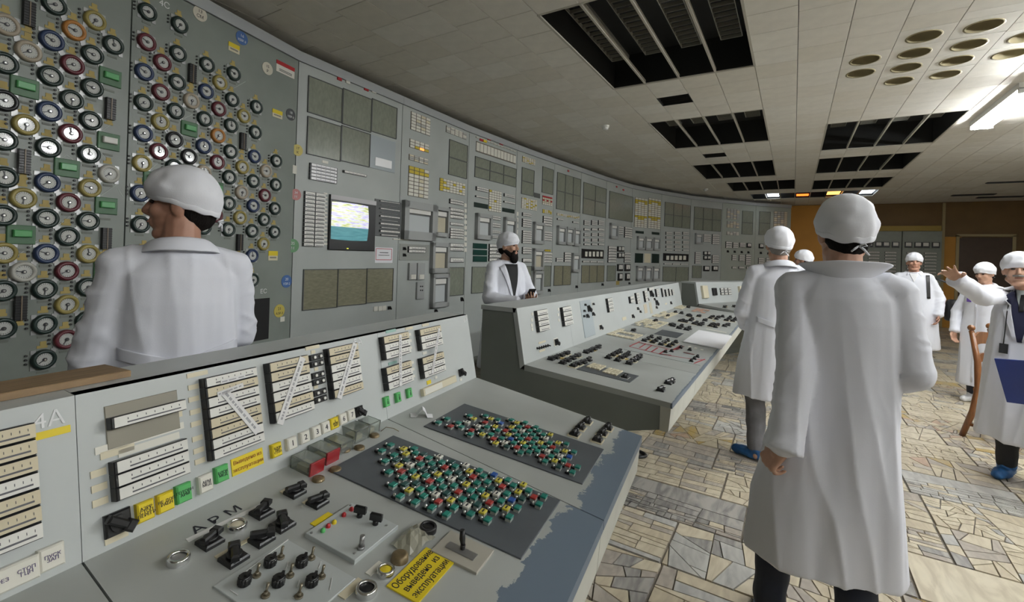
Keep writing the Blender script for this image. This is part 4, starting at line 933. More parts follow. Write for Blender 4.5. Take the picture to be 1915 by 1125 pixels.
for (x, y), m, tx in (((742, 652), m_yellow, ['АЗРР', 'СТОП', 'ПЕРЕГР']), ((847, 605), m_yellow, ['НЕ ДОП', 'РАБН']), ((942, 558), m_green, ['ГОТОВН', 'АРМ']), ((1055, 508), m_whik, ['АРМ', 'МЕД'])): button(pA1, tA1, *cP(x, y), m, tx, ts=.009, h=.04)
button(pA1, tA1, *cQ(243, 1065), m_green, ['БЛОК', 'МЕД'], ts=.009, h=.038)
switch(pA1, tA1, *cP(605, 712), .045, .9); lab(pA1, tA1, *cP(605, 790), .04, .012)
A = stack(pA1, tA1, cQ(85, 355), cQ(545, 822), 8, [W_, C_, W_, W_, C_, C_, W_, W_])
stack(pA1, tA1, cQ(568, 242), cQ(922, 585), 6, [C_, C_, W_, W_, C_, W_]); stack(pA1, tA1, cQ(1018, 132), cQ(1292, 432), 6, [C_, C_, W_, W_, W_, C_])
strip(pA1, tA1, cQ(232, 455), cQ(488, 755), .021); strip(pA1, tA1, cQ(825, 198), cQ(650, 698), .021); strip(pA1, tA1, cQ(1222, 92), cQ(1100, 505), .021)
strip(pA1, tA1, cQ(205, 385), cQ(390, 338), .010); strip(pA1, tA1, cQ(180, 478), cQ(375, 405), .012)
for k, (x, y) in enumerate(((940, 190), (945, 240), (952, 325), (958, 375), (965, 455), (970, 508))):
    a, b = pA1.px(*cQ(x + 18, y)); q = MB().box((0, 0, .006), (.050, .018, .012), 0, None, .002).build('toggle_block', m_black, tA1, pA1.at(a, b))
    for s_ in (-.012, .012): MB().cyl((0, 0, 0), .0045, .005, 0, 10).build('toggle', m_white, q, pA1.at(a + s_, b, .012))
for k, (x, y) in enumerate(((45, 415), (48, 505), (58, 600), (65, 690), (75, 800), (85, 890), (95, 970))): lab(pA1, tA1, *cQ(x, y), .024, .012)
for x, y, w in ((75, 318, .05), (940, 118, .055), (945, 152, .016), (968, 280, .014), (965, 415, .016)): lab(pA1, tA1, *cQ(x, y), w, .011)
a, b = pA1.px(*cQ(452, 975)); q = MB().box((0, 0, .0015), (.088, .042, .003)).build('yellow_plate', m_yellow, tA1, pA1.at(a, b))
for i, s in enumerate(('Выведено из', 'эксплуатации')): text('lettering', s, .0135, mat('red_brown_ink', (.30, .10, .02), .7), pA1.at(a, b + .009 - i * .018, .0036), q, .95)
button(pA1, tA1, *cQ(655, 888), m_yellow, ['БЛОК', 'ПИТ', 'СТОП'], ts=.008, h=.036, w=.03)
for (x, y), s in (((770, 838), '1'), ((868, 792), '2'), ((955, 752), '3'), ((1025, 718), '4'), ((1155, 655), '6'), ((1218, 625), '7')): button(pA1, tA1, *cQ(x, y), m_whik, [s], w=.032, h=.034, ts=.022)
button(pA1, tA1, *cQ(1090, 688), m_yellow, ['5', 'АРМ', 'ЗАП'], ts=.009, h=.034); switch(pA1, tA1, *cQ(1285, 598), .034, .9)
text('lettering', '5А', .035, m_inkb, pA1.atp(*cQ(1282, 78), .001), tA1)
# end section
for TL, BR in (((95, 178), (287, 282)), ((112, 382), (304, 466)), ((335, 130), (498, 226)), ((352, 318), (517, 397))): stack(pA2, tA2, cR(*TL), cR(*BR), 3, [C_, W_, W_])
strip(pA2, tA2, cR(208, 165), cR(210, 500), .016); strip(pA2, tA2, cR(467, 122), cR(420, 418), .015)
for (x, y), s in (((140, 600), ['1', 'В']), ((216, 572), ['2', 'В']), ((290, 543), ['3', 'В'])): button(pA2, tA2, *cR(x, y), m_green, s, w=.026, h=.036, ts=.014)
for x, y, w, m in ((178, 136, .06, mat('mint_label', (.30, .48, .42), .5)), (297, 118, .05, m_cream), (405, 95, .05, m_cream), (302, 158, .016, m_whik), (305, 200, .016, m_whik), (308, 245, .016, m_whik), (320, 342, .016, m_whik), (325, 386, .016, m_whik), (328, 432, .016, m_whik), (190, 345, .05, MATS['mint_label']), (400, 280, .03, m_whik), (428, 472, .03, m_yellow), (475, 440, .018, m_whik), (638, 455, .018, m_whik)): lab(pA2, tA2, *cR(x, y), w, .016 if m is m_yellow else .011, m)
a0, b0, a1, b1 = rect(pA2, cR(372, 528), cR(592, 462)); q = MB().box((0, 0, .009), (a1 - a0, .030, .018), 0, None, .002).build('long_button', m_cream, tA2, pA2.at((a0 + a1) / 2, (b0 + b1) / 2)); MB().box((-(a1 - a0) * .22, 0, .0185), ((a1 - a0) * .5, .024, .001)).build('button_print', m_whik, q, pA2.at((a0 + a1) / 2, (b0 + b1) / 2))
switch(pA2, tA2, *cR(637, 408), .034, .9); text('lettering', '6А', .035, m_inkb, pA2.atp(870, 598, .001), tA2)

# ---------------- desk of the middle section
text('lettering', 'А Р М', .036, m_ink, dA1.atp(*cD(240, 468), .0006, .02), tA1, 1.15)
strip(dA1, tA1, cD(0, 640), cD(650, 330), .013, .0, False)
for x, y, r in ((855, 265, 1.3), (1035, 345, 1.3), (592, 425, 2.0), (590, 640, .9), (180, 660, 1.9)): switch(dA1, tA1, *cD(x, y), .040, r)
for x, y in ((755, 525), (370, 790)): switch(dA1, tA1, *cD(x, y), .042, 2.6)
for x, y in ((790, 235), (965, 320), (475, 640), (290, 740)): lab(dA1, tA1, *cD(x, y), .034, .01)
def round_button(fr, t, u, v, r, top, ring=None):
    p = MB().lathe([(r, 0), (r, r * .55), (r * .92, r * .68), (r * .72, r * .68), (r * .70, r * .5)], 0, 24).build('round_button', ring or m_chrome, t, fr.atp(u, v))
    MB().lathe([(r * .72, r * .42), (r * .6, r * .52), (.0001, r * .54)], 0, 20).build('button_cap', top, p, fr.atp(u, v))
round_button(dA1, tA1, *cD(395, 540), .020, m_cream); round_button(dA1, tA1, 333, 1050, .020, m_steel)
round_button(dA1, tA1, *cD(1575, 900), .0185, m_yellow); round_button(dA1, tA1, *cD(1420, 1055), .021, m_black); round_button(dA1, tA1, 800, 992, .021, m_black, m_black)
lab(dA1, tA1, *cD(1490, 862), .042, .015, m_whik); lab(dA1, tA1, *cD(1305, 1020), .055, .018, m_cream); lab(dA1, tA1, 783, 985, .034, .012, m_whik)
q = MB().box((0, 0, .001), (.055, .016, .002)).build('yellow_label', m_yellow, tA1, dA1.atp(*cD(1068, 470), 0, 0))
# little test panel with lamps and two knobs
R4 = deskrect(dA1, [(566, 1006), (655, 948), (744, 986), (668, 1054)])
tp = board(dA1, tA1, R4, mat('test_panel_white', (.46, .49, .48), .4), .010, 'test_panel')
for (x, y), m in (((1300, 420), m_red), ((1240, 465), m_red), ((1163, 525), m_yellow), ((1115, 555), m_red), ((1073, 592), m_green)):
    MB().lathe([(.0055, 0), (.0055, .005), (.003, .008), (.0001, .009)], 0, 12).build('lamp', m, tp, dA1.atp(*cD(x, y + 8), .010))
for x, y in ((1365, 480), (1490, 540)): MB().cyl((0, 0, 0), .007, .010, 0, 12).box((0, 0, .019), (.009, .030, .018), 0, Matrix.Rotation(.3, 3, 'Z'), .003).build('pointer_knob', m_black, tp, dA1.atp(*cD(x, y), .010))
MB().cyl((0, 0, 0), .008, .006, 0, 12).cyl((0, 0, .006), .0055, .024, 0, 12).build('toggle_lever', m_steel, tp, dA1.atp(*cD(1375, 735), .010))
for x, y in ((1293, 388), (983, 612), (1578, 550), (1325, 775)): MB().cyl((0, 0, 0), .003, .0015, 0, 8).build('screw', m_steel, tp, dA1.atp(*cD(x, y), .010))
# lower panel with fluted knobs
R5 = deskrect(dA1, [(385, 1110), (530, 1012), (660, 1075), (560, 1190)])
kp = board(dA1, tA1, R5, mat('knob_panel_grey', (.47, .50, .49), .4), .004, 'knob_panel')
for x, y in ((655, 850), (905, 850), (450, 1000), (720, 1005), (985, 1005)):
    mb = MB()
    for k in range(10):
        a = k * math.pi / 5
        mb.cyl((.0085 * math.cos(a), .0085 * math.sin(a), .002), .004, .014, 0, 6)
    mb.cyl((0, 0, .0), .010, .018, 0, 14).box((.006, 0, .017), (.016, .005, .006), 0, Matrix.Rotation(.4, 3, 'Z')).build('fluted_knob', m_black, kp, dA1.atp(*cD(x, y), .004))
for x, y in ((740, 790), (985, 795), (550, 935), (815, 935), (1065, 945), (620, 1095), (885, 1100)): MB().cyl((0, 0, 0), .008, .003, 0, 12).cyl((0, 0, .003), .004, .006, 0, 10).tube([(0, 0, .008), (.003, 0, .024)], [.002, .003], 0, 8).build('toggle_switch', mat('worn_brass', (.25, .22, .16), .4, metal=.6), kp, dA1.atp(*cD(x, y), .004))
for p_, q_ in (((410, 940), (800, 645)), ((340, 1050), (400, 1090)), ((800, 820), (780, 890)), ((1060, 820), (1040, 880)), ((890, 970), (870, 1030)), ((1150, 950), (1130, 1050))): strip(dA1, kp, cD(*p_), cD(*q_), .0012, .0042, False)
# clear boxes at the hinge
m_glassy = mat('clear_acrylic', (.80, .84, .80), .12, trans=.92); m_redbox = mat('clear_red_plastic', (.28, .012, .016), .25, coat=.3); m_brass = mat('old_brass_seal', (.20, .15, .08), .45, metal=.5, var=.3, scale=60)
def clear_box(u, v, w, l, h, rot, front=None, name='clear_cover'):
    M = dA1.atp(u, v, 0, rot); e = .0025; mb = MB()
    mb.box((0, 0, h - e / 2), (w, l, e)); mb.box((-w / 2 + e / 2, 0, h / 2), (e, l, h)); mb.box((w / 2 - e / 2, 0, h / 2), (e, l, h)); mb.box((0, l / 2 - e / 2, h / 2), (w, e, h))
    p = mb.build(name, m_glassy, tA1, M)
    MB().box((0, -l / 2 - .001, h / 2), (w * 1.02, .006, h * 1.02), 0, None, .001).build('cover_front', front or m_glassy, p, M)
    MB().box((0, 0, .008), (w * .6, l * .55, .016)).build('breaker_inside', m_cream, p, M)
clear_box(573, 876, .048, .075, .036, 0, m_redbox); clear_box(603, 856, .048, .075, .036, 0, m_redbox)
clear_box(631, 838, .05, .07, .032, 0); clear_box(660, 818, .06, .07, .042, .0); clear_box(686, 805, .05, .06, .040, 0)
for (x, y) in ((645, 842), (672, 838), (700, 815), (627, 879), (595, 897)): MB().lathe([(.0001, .006), (.010, .008), (.016, .006), (.017, 0)], 0, 16).build('wire_seal', m_brass, tA1, dA1.atp(x, y))
MB().lathe([(.0001, .014), (.012, .016), (.018, .012), (.020, 0)], 0, 18).build('wire_seal', m_brass, tA1, dA1.atp(747, 1046))
MB().tube([(0, 0, .004), (.02, .01, .012), (.045, .004, .008), (.06, -.012, .003)], .0012, 0, 6).build('seal_wire', m_brass, tA1, dA1.atp(712, 808, 0, -.6))
# crumpled clear cover, lever plate
mb = MB(); rr = random.Random(9); vs = []; fs = []; N = 7
for j in range(N):
    for i in range(N): x, y = (i / (N - 1) - .5), (j / (N - 1) - .5); vs.append((x * .085, y * .07, max(0, .024 * (1 - 3.4 * (x * x + y * y)) + rr.gauss(0, .005)) + .001))
for j in range(N - 1):
    for i in range(N - 1): q = j * N + i; fs.append((q, q + 1, q + N + 1, q + N))
cc = tag(mb.add(vs, fs).build('crumpled_cover', mat('yellowed_acrylic', (.62, .60, .48), .25, trans=.55), None, dA1.atp(772, 1012, .001)), 'crumpled yellowed clear cover lying on the desk by the lever', 'cover')
R6 = deskrect(dA1, [(805, 1035), (840, 995), (922, 1030), (895, 1075)])
lp = board(dA1, tA1, R6, mat('lever_plate_beige', (.42, .40, .34), .45), .006, 'lever_plate')
MB().box((0, 0, .001), (.022, .075, .003), 0).build('lever_slot', m_steel, lp, dA1.atp(862, 1035, .006)); MB().cyl((0, 0, 0), .006, .012, 0, 10).tube([(0, 0, .01), (0, .004, .024), (0, .007, .044)], [.005, .007, .0055], 0, 10).build('lever', m_black, lp, dA1.atp(864, 1032, .007))
# yellow notice card
R7 = deskrect(dA1, [(728, 1095), (793, 1030), (851, 1053), (780, 1124)])
nc = tag(link('notice_card', None, dA1.at((R7[0] + R7[2]) / 2, (R7[1] + R7[3]) / 2, .0)), 'yellow card with three lines of Cyrillic lettering on the desk edge', 'sign')
ncM = dA1.at((R7[0] + R7[2]) / 2, (R7[1] + R7[3]) / 2, .0005)
MB().box((0, 0, .0015), (R7[2] - R7[0] + .012, R7[3] - R7[1] + .004, .003)).build('card', m_yellow, nc, ncM)
for i, s in enumerate(('Оборудование', 'выведено  из', 'эксплуатации')): text('lettering', s, .0225, m_ink, dA1.at((R7[0] + R7[2]) / 2, (R7[1] + R7[3]) / 2 + .023 - i * .023, .0037), nc, .82)
# desk of the end section: six switches, curled paper
for i in range(2):
    for j in range(3): switch(dA2, tA2, *[[(1074, 813), (1085, 801), (1097, 790)], [(1117, 824), (1126, 812), (1136, 802)]][i][j], .036, 1.5, m_cream)
mb = MB(); vs = []; fs = []
for k in range(9): a = k / 8; x = -.05 + a * .085; z = .002 + .030 * max(0, math.sin((a - .25) / .5 * math.pi)) if .25 < a < .75 else .002; vs += [(x, -.018, z), (x, .018, z)]
for k in range(8): fs.append((2 * k, 2 * k + 2, 2 * k + 3, 2 * k + 1))
cp_ = mb.add(vs, fs).build('curled_paper', m_paper, None, dA2.atp(792, 778, .001, -.9)); tag(cp_, 'small curled white paper tag on the desk behind the farther keyboard', 'paper')
cp_.modifiers.new('thickness', 'SOLIDIFY').thickness = .0006
# brown board on the ledge at the frame edge
wb = tag(MB().box((0, 0, .0075), (.9, .11, .015), 0, None, .002).build('wooden_board', mat('worn_wood_board', (.26, .17, .09), .6, var=.3, scale=12, stretch=(1, 8, 1)), None, Matrix.Translation(CA.P(.0, 1.03, 1.211)) @ Matrix.Rotation(math.pi / 2 + .125, 4, 'Z')), 'brown wooden board lying on the console ledge below the dark dials', 'board')

# ================================================================ second console
tB1, dB1, pB1 = CB.section(2.42, 3.16, 'first section of the second console, dark switch clusters and grey button board', wornB)
tB2, dB2, pB2 = CB.section(3.16, 4.75, 'middle section of the second console with red diagram lines and a white sheet', wornB)
tB3, dB3, pB3 = CB.section(4.75, 7.25, 'far section of the second console, crowded with black switch pairs', wornB)
cS = crop(880, 500, .28446)
def secB(u, v, kind):
    """which section of the second console a photo point falls on"""
    for t, d, p, y0, y1 in ((tB1, dB1, pB1, 2.42, 3.16), (tB2, dB2, pB2, 3.16, 4.75), (tB3, dB3, pB3, 4.75, 7.25)):
        f = d if kind == 'd' else p; y = on_plane(u, v, f.o, f.ez).y
        if y < y1 - .005: return f, t
    return f, t
def stackB(TL, BR, n):
    f, t = secB(*cS(*BR), 'p'); stack(f, t, cS(*TL), cS(*BR), n, [W_])
for TL, BR, n in (((415, 285), (505, 408), 4), ((585, 263), (660, 372), 4), ((885, 205), (930, 288), 4), ((1035, 192), (1068, 230), 2), ((1075, 168), (1106, 236), 4), ((1130, 155), (1158, 224), 4), ((1160, 135), (1194, 150), 1), ((1208, 142), (1233, 190), 4), ((1248, 137), (1268, 192), 5), ((1272, 145), (1292, 188), 4), ((1294, 140), (1312, 184), 4), ((1314, 145), (1332, 180), 3)): stackB(TL, BR, n)
for x, y in ((405, 305), (403, 345), (402, 380), (405, 405), (578, 275), (576, 310), (580, 345)): f, t = secB(*cS(x, y), 'p'); lab(f, t, *cS(x, y), .022, .02, m_whik)
f, t = secB(*cS(760, 330), 'p'); q = plate(f, t, cS(715, 222), cS(820, 440), mat('knob_plate_grey', (.40, .45, .47), .45), .004, 'switch_panel')
for x, y, s in ((773, 270, .05), (762, 318, .03), (800, 305, .03), (742, 285, .018), (802, 240, .018), (748, 245, .018), (740, 320, .018)):
    switch(f, q, *cS(x, y), s, .8, m_whik)
for x, y, s in ((560, 490, .042), (852, 392, .036), (1062, 320, .036), (1220, 232, .06), (1218, 262, .03), (1313, 232, .036), (1183, 172, .07), (1160, 208, .03), (1205, 208, .03), (1095, 270, .03), (1112, 290, .025)):
    f, t = secB(*cS(x, y), 'p'); switch(f, t, *cS(x, y), s, .8, m_whik if s < .05 else None)
for x, y, w, h, m in ((1150, 270, .12, .10, mat('peach_plate', (.55, .48, .36), .5)), (1185, 265, .10, .13, mat('sand_plate', (.52, .48, .36), .5)), (1010, 335, .12, .03, m_cream), (1285, 238, .10, .02, m_cream), (470, 490, .10, .012, m_cream), (470, 545, .08, .012, m_cream)):
    f, t = secB(*cS(x, y), 'p'); lab(f, t, *cS(x, y), w, h, m)
for k in range(6):
    f, t = secB(*cS(437 + k * 14, 530 - k * 4), 'p'); MB().cyl((0, 0, 0), .008, .004, 0, 10).tube([(0, 0, .004), (0, -.006, .022)], [.004, .005], 0, 8).build('toggle_switch', m_black, t, f.atp(*cS(437 + k * 14, 530 - k * 4)))
# boards and cream tiles on the desk
def tile_board(quad, nx, ny, m=None, fill=.78, skip=0, sd=1, tm=None):
    cx_ = sum(p[0] for p in quad) / 4; cy_ = sum(p[1] for p in quad) / 4; f, t = secB(*cS(cx_, cy_), 'd')
    R = deskrect(f, [cS(*p) for p in quad]); b = board(f, t, R, m or m_dark, .003, 'button_board'); rr = random.Random(sd)
    w, h = (R[2] - R[0]) / nx, (R[3] - R[1]) / ny
    me = shared(('tb', round(w, 3), round(h, 3), (tm or m_cream).name), lambda: MB().box((0, 0, .004), (w * .82, h * .80, .008), 0, None, .0015).mesh('square_button', tm or m_cream))
    for i in range(nx):
        for j in range(ny):
            if rr.random() < fill: link('square_button', me, f.at(R[0] + (i + .5) * w, R[1] + (j + .5) * h, .003), b)
    return f, t, b
MB()
f, t, b = tile_board([(700, 662), (770, 640), (1112, 708), (1040, 765)], 1, 1, None, 0)
def sub_tiles(f, b, quad, nx, ny, tm=None, sd=1, fill=.95):
    R = deskrect(f, [cS(*p) for p in quad]); w, h = (R[2] - R[0]) / nx, (R[3] - R[1]) / ny; rr = random.Random(sd)
    me = shared(('tb', round(w, 3), round(h, 3), (tm or m_cream).name), lambda: MB().box((0, 0, .004), (w * .82, h * .80, .008), 0, None, .0015).mesh('square_button', tm or m_cream))
    for i in range(nx):
        for j in range(ny):
            if rr.random() < fill: link('square_button', me, f.at(R[0] + (i + .5) * w, R[1] + (j + .5) * h, .003), b)
sub_tiles(f, b, [(770, 650), (815, 628), (880, 660), (840, 690)], 3, 3); sub_tiles(f, b, [(865, 690), (915, 662), (1000, 690), (955, 720)], 3, 4); switch(f, b, *cS(1015, 725), .04, 1.5, m_white)
tile_board([(905, 440), (980, 402), (1150, 440), (1072, 484)], 4, 5, mat('board_grey', (.27, .28, .27), .5), .72, sd=4)
tile_board([(1070, 372), (1145, 340), (1320, 366), (1195, 412)], 5, 6, MATS['board_grey'], .85, sd=5)
tile_board([(1185, 322), (1270, 288), (1360, 305), (1300, 340)], 5, 4, MATS['board_grey'], .8, sd=6)
tile_board([(1320, 262), (1370, 245), (1430, 258), (1385, 280)], 4, 4, MATS['board_grey'], .8, sd=7)
tile_board([(1215, 432), (1260, 408), (1400, 435), (1350, 470)], 1, 1, m_dark, 0)
tile_board([(1450, 285), (1500, 265), (1570, 290), (1530, 305)], 4, 3, MATS['board_grey'], .7, sd=8, tm=mat('salmon_tile', (.50, .30, .22), .5))
# red one-line diagram
f, t, b = tile_board([(1030, 530), (1090, 490), (1560, 600), (1490, 655)], 1, 1, mat('diagram_board', (.40, .43, .42), .45), 0)
m_redl = mat('red_line_paint', (.42, .03, .04), .45); m_maroon = mat('maroon_bar', (.13, .015, .02), .4)
def dline(p, q, w=.010, m=None): strip(f, b, cS(*p), cS(*q), w, .003, False); o = b.children[-1]; o.name = 'diagram_line'; o.data.materials.clear(); o.data.materials.append(m or m_redl)
for p, q in (((1045, 520), (1110, 490)), ((1045, 522), (1240, 570)), ((1100, 492), (1330, 545)), ((1300, 580), (1430, 600)), ((1430, 600), (1540, 610)), ((1150, 545), (1190, 515)), ((1190, 555), (1230, 530)), ((1110, 530), (1150, 505)), ((1240, 570), (1290, 540)), ((1330, 545), (1380, 515)), ((1470, 632), (1540, 605))): dline(p, q)
for p, q in (((1240, 570), (1320, 580)), ((1345, 540), (1395, 518)), ((1400, 560), (1470, 575))): dline(p, q, .03, m_maroon)
for x, y in ((1280, 560), (1320, 555), (1380, 530), (1440, 545), (1450, 620), (1470, 605), (1490, 592)): switch(f, b, *cS(x, y), .030, 1.5)
for x, y in ((1440, 520), (1480, 530), (1520, 540)): lab(f, b, *cS(x, y), .05, .02, m_whik)
SW = '530,600 563,590 597,578 630,565 605,625 638,610 670,595 702,580 675,645 708,633 742,622 775,606 760,555 787,545 812,535 838,522 905,590 933,575 957,562 977,552 965,608 990,592 1013,580 1033,568 1042,628 1068,612 1090,598 1108,585 1142,478 1165,467 1187,455 1197,490 1217,478 1238,465 1252,502 1272,492 1293,480 1303,515 1325,503 1347,490 1300,757 1318,748 1250,803 1070,412 1215,350 1295,318 1345,292 1385,298 1330,380 1320,375 1410,355 1395,348 1380,350 1440,318 1432,312 1470,368 1485,362 1505,375 1520,368 1370,395 1385,385 1420,405 1435,398 1500,318 1540,345 1575,382 1590,372 1607,388 1620,376 1670,382 1690,375 1575,330 1590,322 1615,335 1628,325 1655,320 1680,345 1695,335 1705,325 1722,350 1735,340 1745,330 1430,258 1445,345 1455,338'
for q in SW.split():
    x, y = map(int, q.split(',')); f, t = secB(*cS(x, y), 'd'); far = x > 1200 and y < 450
    switch(f, t, *cS(x, y + 6), .042 if not far else .055, 1.5 if x % 2 else 1.2, m_cream if x % 3 == 0 else None)
for x, y in ((600, 597), (810, 545), (960, 582), (1018, 600), (1185, 480), (1275, 505), (1320, 510), (1600, 350)): f, t = secB(*cS(x, y), 'd'); lab(f, t, *cS(x, y), .05, .035, m_yellab)
for k in range(8): f, t = secB(*cS(1560 + k * 16, 405 + k * 3), 'd'); lab(f, t, *cS(1560 + k * 16, 405 + k * 3), .035, .03, m_whik)
# white sheet hanging over the desk edge
f, t = secB(*cS(1560, 480), 'd')
R = deskrect(f, [(1278.8, 639), (1305.6, 619.5), (1369, 628.5), (1349.5, 655)])
ws = tag(MB().box((0, 0, .004), (R[2] - R[0], R[3] - R[1], .008)).build('paper_pad', m_paper, None, f.at((R[0] + R[2]) / 2, (R[1] + R[3]) / 2, .004)), 'large blank white paper pad lying over the front edge of the second console', 'paper')
print('pad', [round(x, 2) for x in R])
# loop of black cable on the floor past the first console
ct = [(-.55, 3.3, .02), (-.42, 3.32, .02), (-.36, 3.42, .02), (-.40, 3.55, .02), (-.52, 3.62, .02), (-.7, 3.6, .02)]
p0 = at_z(1205, 850, .02)
cb = MB(); pts = []
for k in range(15): a = -2.0 + k * .29; pts.append((p0.x - .12 + .13 * math.cos(a), p0.y + .07 * math.sin(a), .013))
tag(cb.tube(pts, .012, 0, 8).build('cable', m_black), 'loop of thick black cable on the marble floor at the end of the first console', 'cable')

# ================================================================ third console, turned to follow the arc
class Turned(Console):
    def __init__(s, o, ang, **k): Console.__init__(s, 0, 0, 0, .867, .934, 1.2, .865, 1.2); s.o = Vector((*o, 0)); s.ca, s.sa = math.cos(ang), math.sin(ang)
    def P(s, y, p, z): return s.o + Vector((-p * s.ca + y * s.sa, p * s.sa + y * s.ca, z))
    def section(s, ya, yb, label, m):
        P0 = s.P
        t, fd, fp = Console.section(s, ya, yb, label, m)
        fd = Frame(s.P(ya, 0, .80), s.P(yb, 0, 0) - s.P(ya, 0, 0), s.P(ya, s.h, s.zh) - s.P(ya, 0, .80)); fp = Frame(s.P(ya, s.h, s.zh), s.P(yb, 0, 0) - s.P(ya, 0, 0), s.P(ya, s.t, s.zt) - s.P(ya, s.h, s.zh))
        return t, fd, fp
CT = Turned((-.46, 7.35), .42)
tC1, dC1, pC1 = CT.section(0, 2.0, 'third console turned toward the far wall, half hidden by the standing visitor', wornB)
rr = random.Random(4)
for i, (a, w, h, m) in enumerate(((.18, .14, .2, m_cream), (.45, .09, .12, m_black), (1.25, .12, .16, m_cream))): MB().box((0, 0, .02), (w, h, .04), 0, None, .004).build('instrument', m, tC1, pC1.at(a, .18))
for k in range(3): stackm = [link('bar_meter', meter_mesh(.09, .035, W_), pC1.at(.68 + k * .11, .22 - j * .04), tC1) for j in range(3)]
for k in range(14): a, b = .12 + (k % 7) * .25, .18 + (k // 7) * .28 + rr.random() * .06; p_ = link('rotary_switch', shared(('sw', .05), lambda: None), dC1.at(a, b), tC1); link('handle', shared(('swh', .05), lambda: None), dC1.at(a, b, .026, 1.2), p_); link('square_button', shared('sbC', lambda: MB().box((0, 0, .004), (.10, .03, .008), 0, None, .0015).mesh('square_button', m_cream)), dC1.at(a + .09, b + .04), tC1)
# ================================================================ PEOPLE
from mathutils.bvhtree import BVHTree
def capsule(mb, p, r, q, s, n=12):
    p, q = Vector(p), Vector(q); d = q - p; L = d.length
    if L < 1e-6: d = Vector((0, 0, 1)); L = 1e-6
    R = d.to_track_quat('Z', 'Y').to_matrix(); prof = [(max(1e-5, r * math.cos(a)), r * math.sin(a)) for a in [(-math.pi / 2 + k * math.pi / 8) for k in range(5)]]
    prof += [(max(1e-5, s * math.cos(a)), L + s * math.sin(a)) for a in [k * math.pi / 8 for k in range(5)]]
    mb.lathe(prof, 0, n, p, R)
def ell(mb, c, r, R=None):
    prof = [(max(1e-5, math.cos(a)), math.sin(a)) for a in [(-math.pi / 2 + k * math.pi / 10) for k in range(11)]]
    S = Matrix.Diagonal(r); mb.lathe(prof, 0, 16, c, (R @ S) if R is not None else S)
def loft(mb, rings, n=28, ex=2.3):
    """rings (z, cx, cy, rx, ry) bottom to top; closed"""
    vs = []
    for (z, cx_, cy_, rx, ry) in rings:
        for k in range(n):
            a = 2 * math.pi * k / n; c, s = math.cos(a), math.sin(a)
            vs.append((cx_ + rx * math.copysign(abs(c) ** (2 / ex), c), cy_ + ry * math.copysign(abs(s) ** (2 / ex), s), z))
    m = len(rings); fs = [(i * n + k, i * n + (k + 1) % n, (i + 1) * n + (k + 1) % n, (i + 1) * n + k) for i in range(m - 1) for k in range(n)]
    fs += [tuple(range(n - 1, -1, -1)), tuple(range((m - 1) * n, m * n))]
    mb.add(vs, fs)
def fuse(mb, name, material, voxel, it=3, fac=.5, disp=None, xf=None):
    """one continuous skin over overlapping volumes"""
    me = mb.mesh(name, material)
    if xf is not None: me.transform(xf)
    o = bpy.data.objects.new('fuse_source', me); COL.objects.link(o)
    r = o.modifiers.new('r', 'REMESH'); r.mode = 'VOXEL'; r.voxel_size = voxel; r.adaptivity = 0
    if it: s = o.modifiers.new('s', 'SMOOTH'); s.factor = fac; s.iterations = it
    out = bpy.data.meshes.new_from_object(o.evaluated_get(bpy.context.evaluated_depsgraph_get()))
    bpy.data.objects.remove(o); bpy.data.meshes.remove(me)
    out.materials.clear(); out.materials.append(material); out.name = name
    if disp:
        n = len(out.vertices); co = np.empty(n * 3); no = np.empty(n * 3); out.vertices.foreach_get('co', co); out.vertices.foreach_get('normal', no)
        co = co.reshape(-1, 3); no = no.reshape(-1, 3)
        d = np.array([disp(Vector(p), Vector(q)) for p, q in zip(co, no)])
        out.vertices.foreach_set('co', (co + no * d[:, None]).ravel())
    out.polygons.foreach_set('use_smooth', [True] * len(out.polygons)); out.update(); return out
m_skin = mat('skin', (.50, .29, .20), .5, var=.08, scale=30)
m_skin2 = mat('skin_ruddy', (.42, .22, .15), .5, var=.08, scale=30)
m_coat = mat('white_cotton_coat', (.75, .76, .825), .75, bump=.03, bscale=300)
m_cap = mat('white_cotton_cap', (.78, .785, .83), .8, bump=.04, bscale=260)
m_hair = mat('dark_hair', (.009, .007, .006), .9, spec=.15, bump=.4, bscale=200, stretch=(1, 1, .1)); m_greyh = mat('grey_hair', (.22, .20, .18), .6)
m_jean = mat('dark_jeans', (.010, .014, .030), .7); m_trg = mat('grey_trousers', (.17, .17, .185), .75, var=.2, scale=14); m_trb = mat('black_trousers', (.012, .012, .014), .7)
m_cover = mat('blue_shoe_cover', (.02, .11, .30), .45, var=.3, scale=25); m_eye = mat('dark_eye', (.02, .015, .012), .3); m_lip = mat('lips', (.36, .14, .11), .5)
def sstep(a, b, x): t = max(0, min(1, (x - a) / (b - a))); return t * t * (3 - 2 * t)
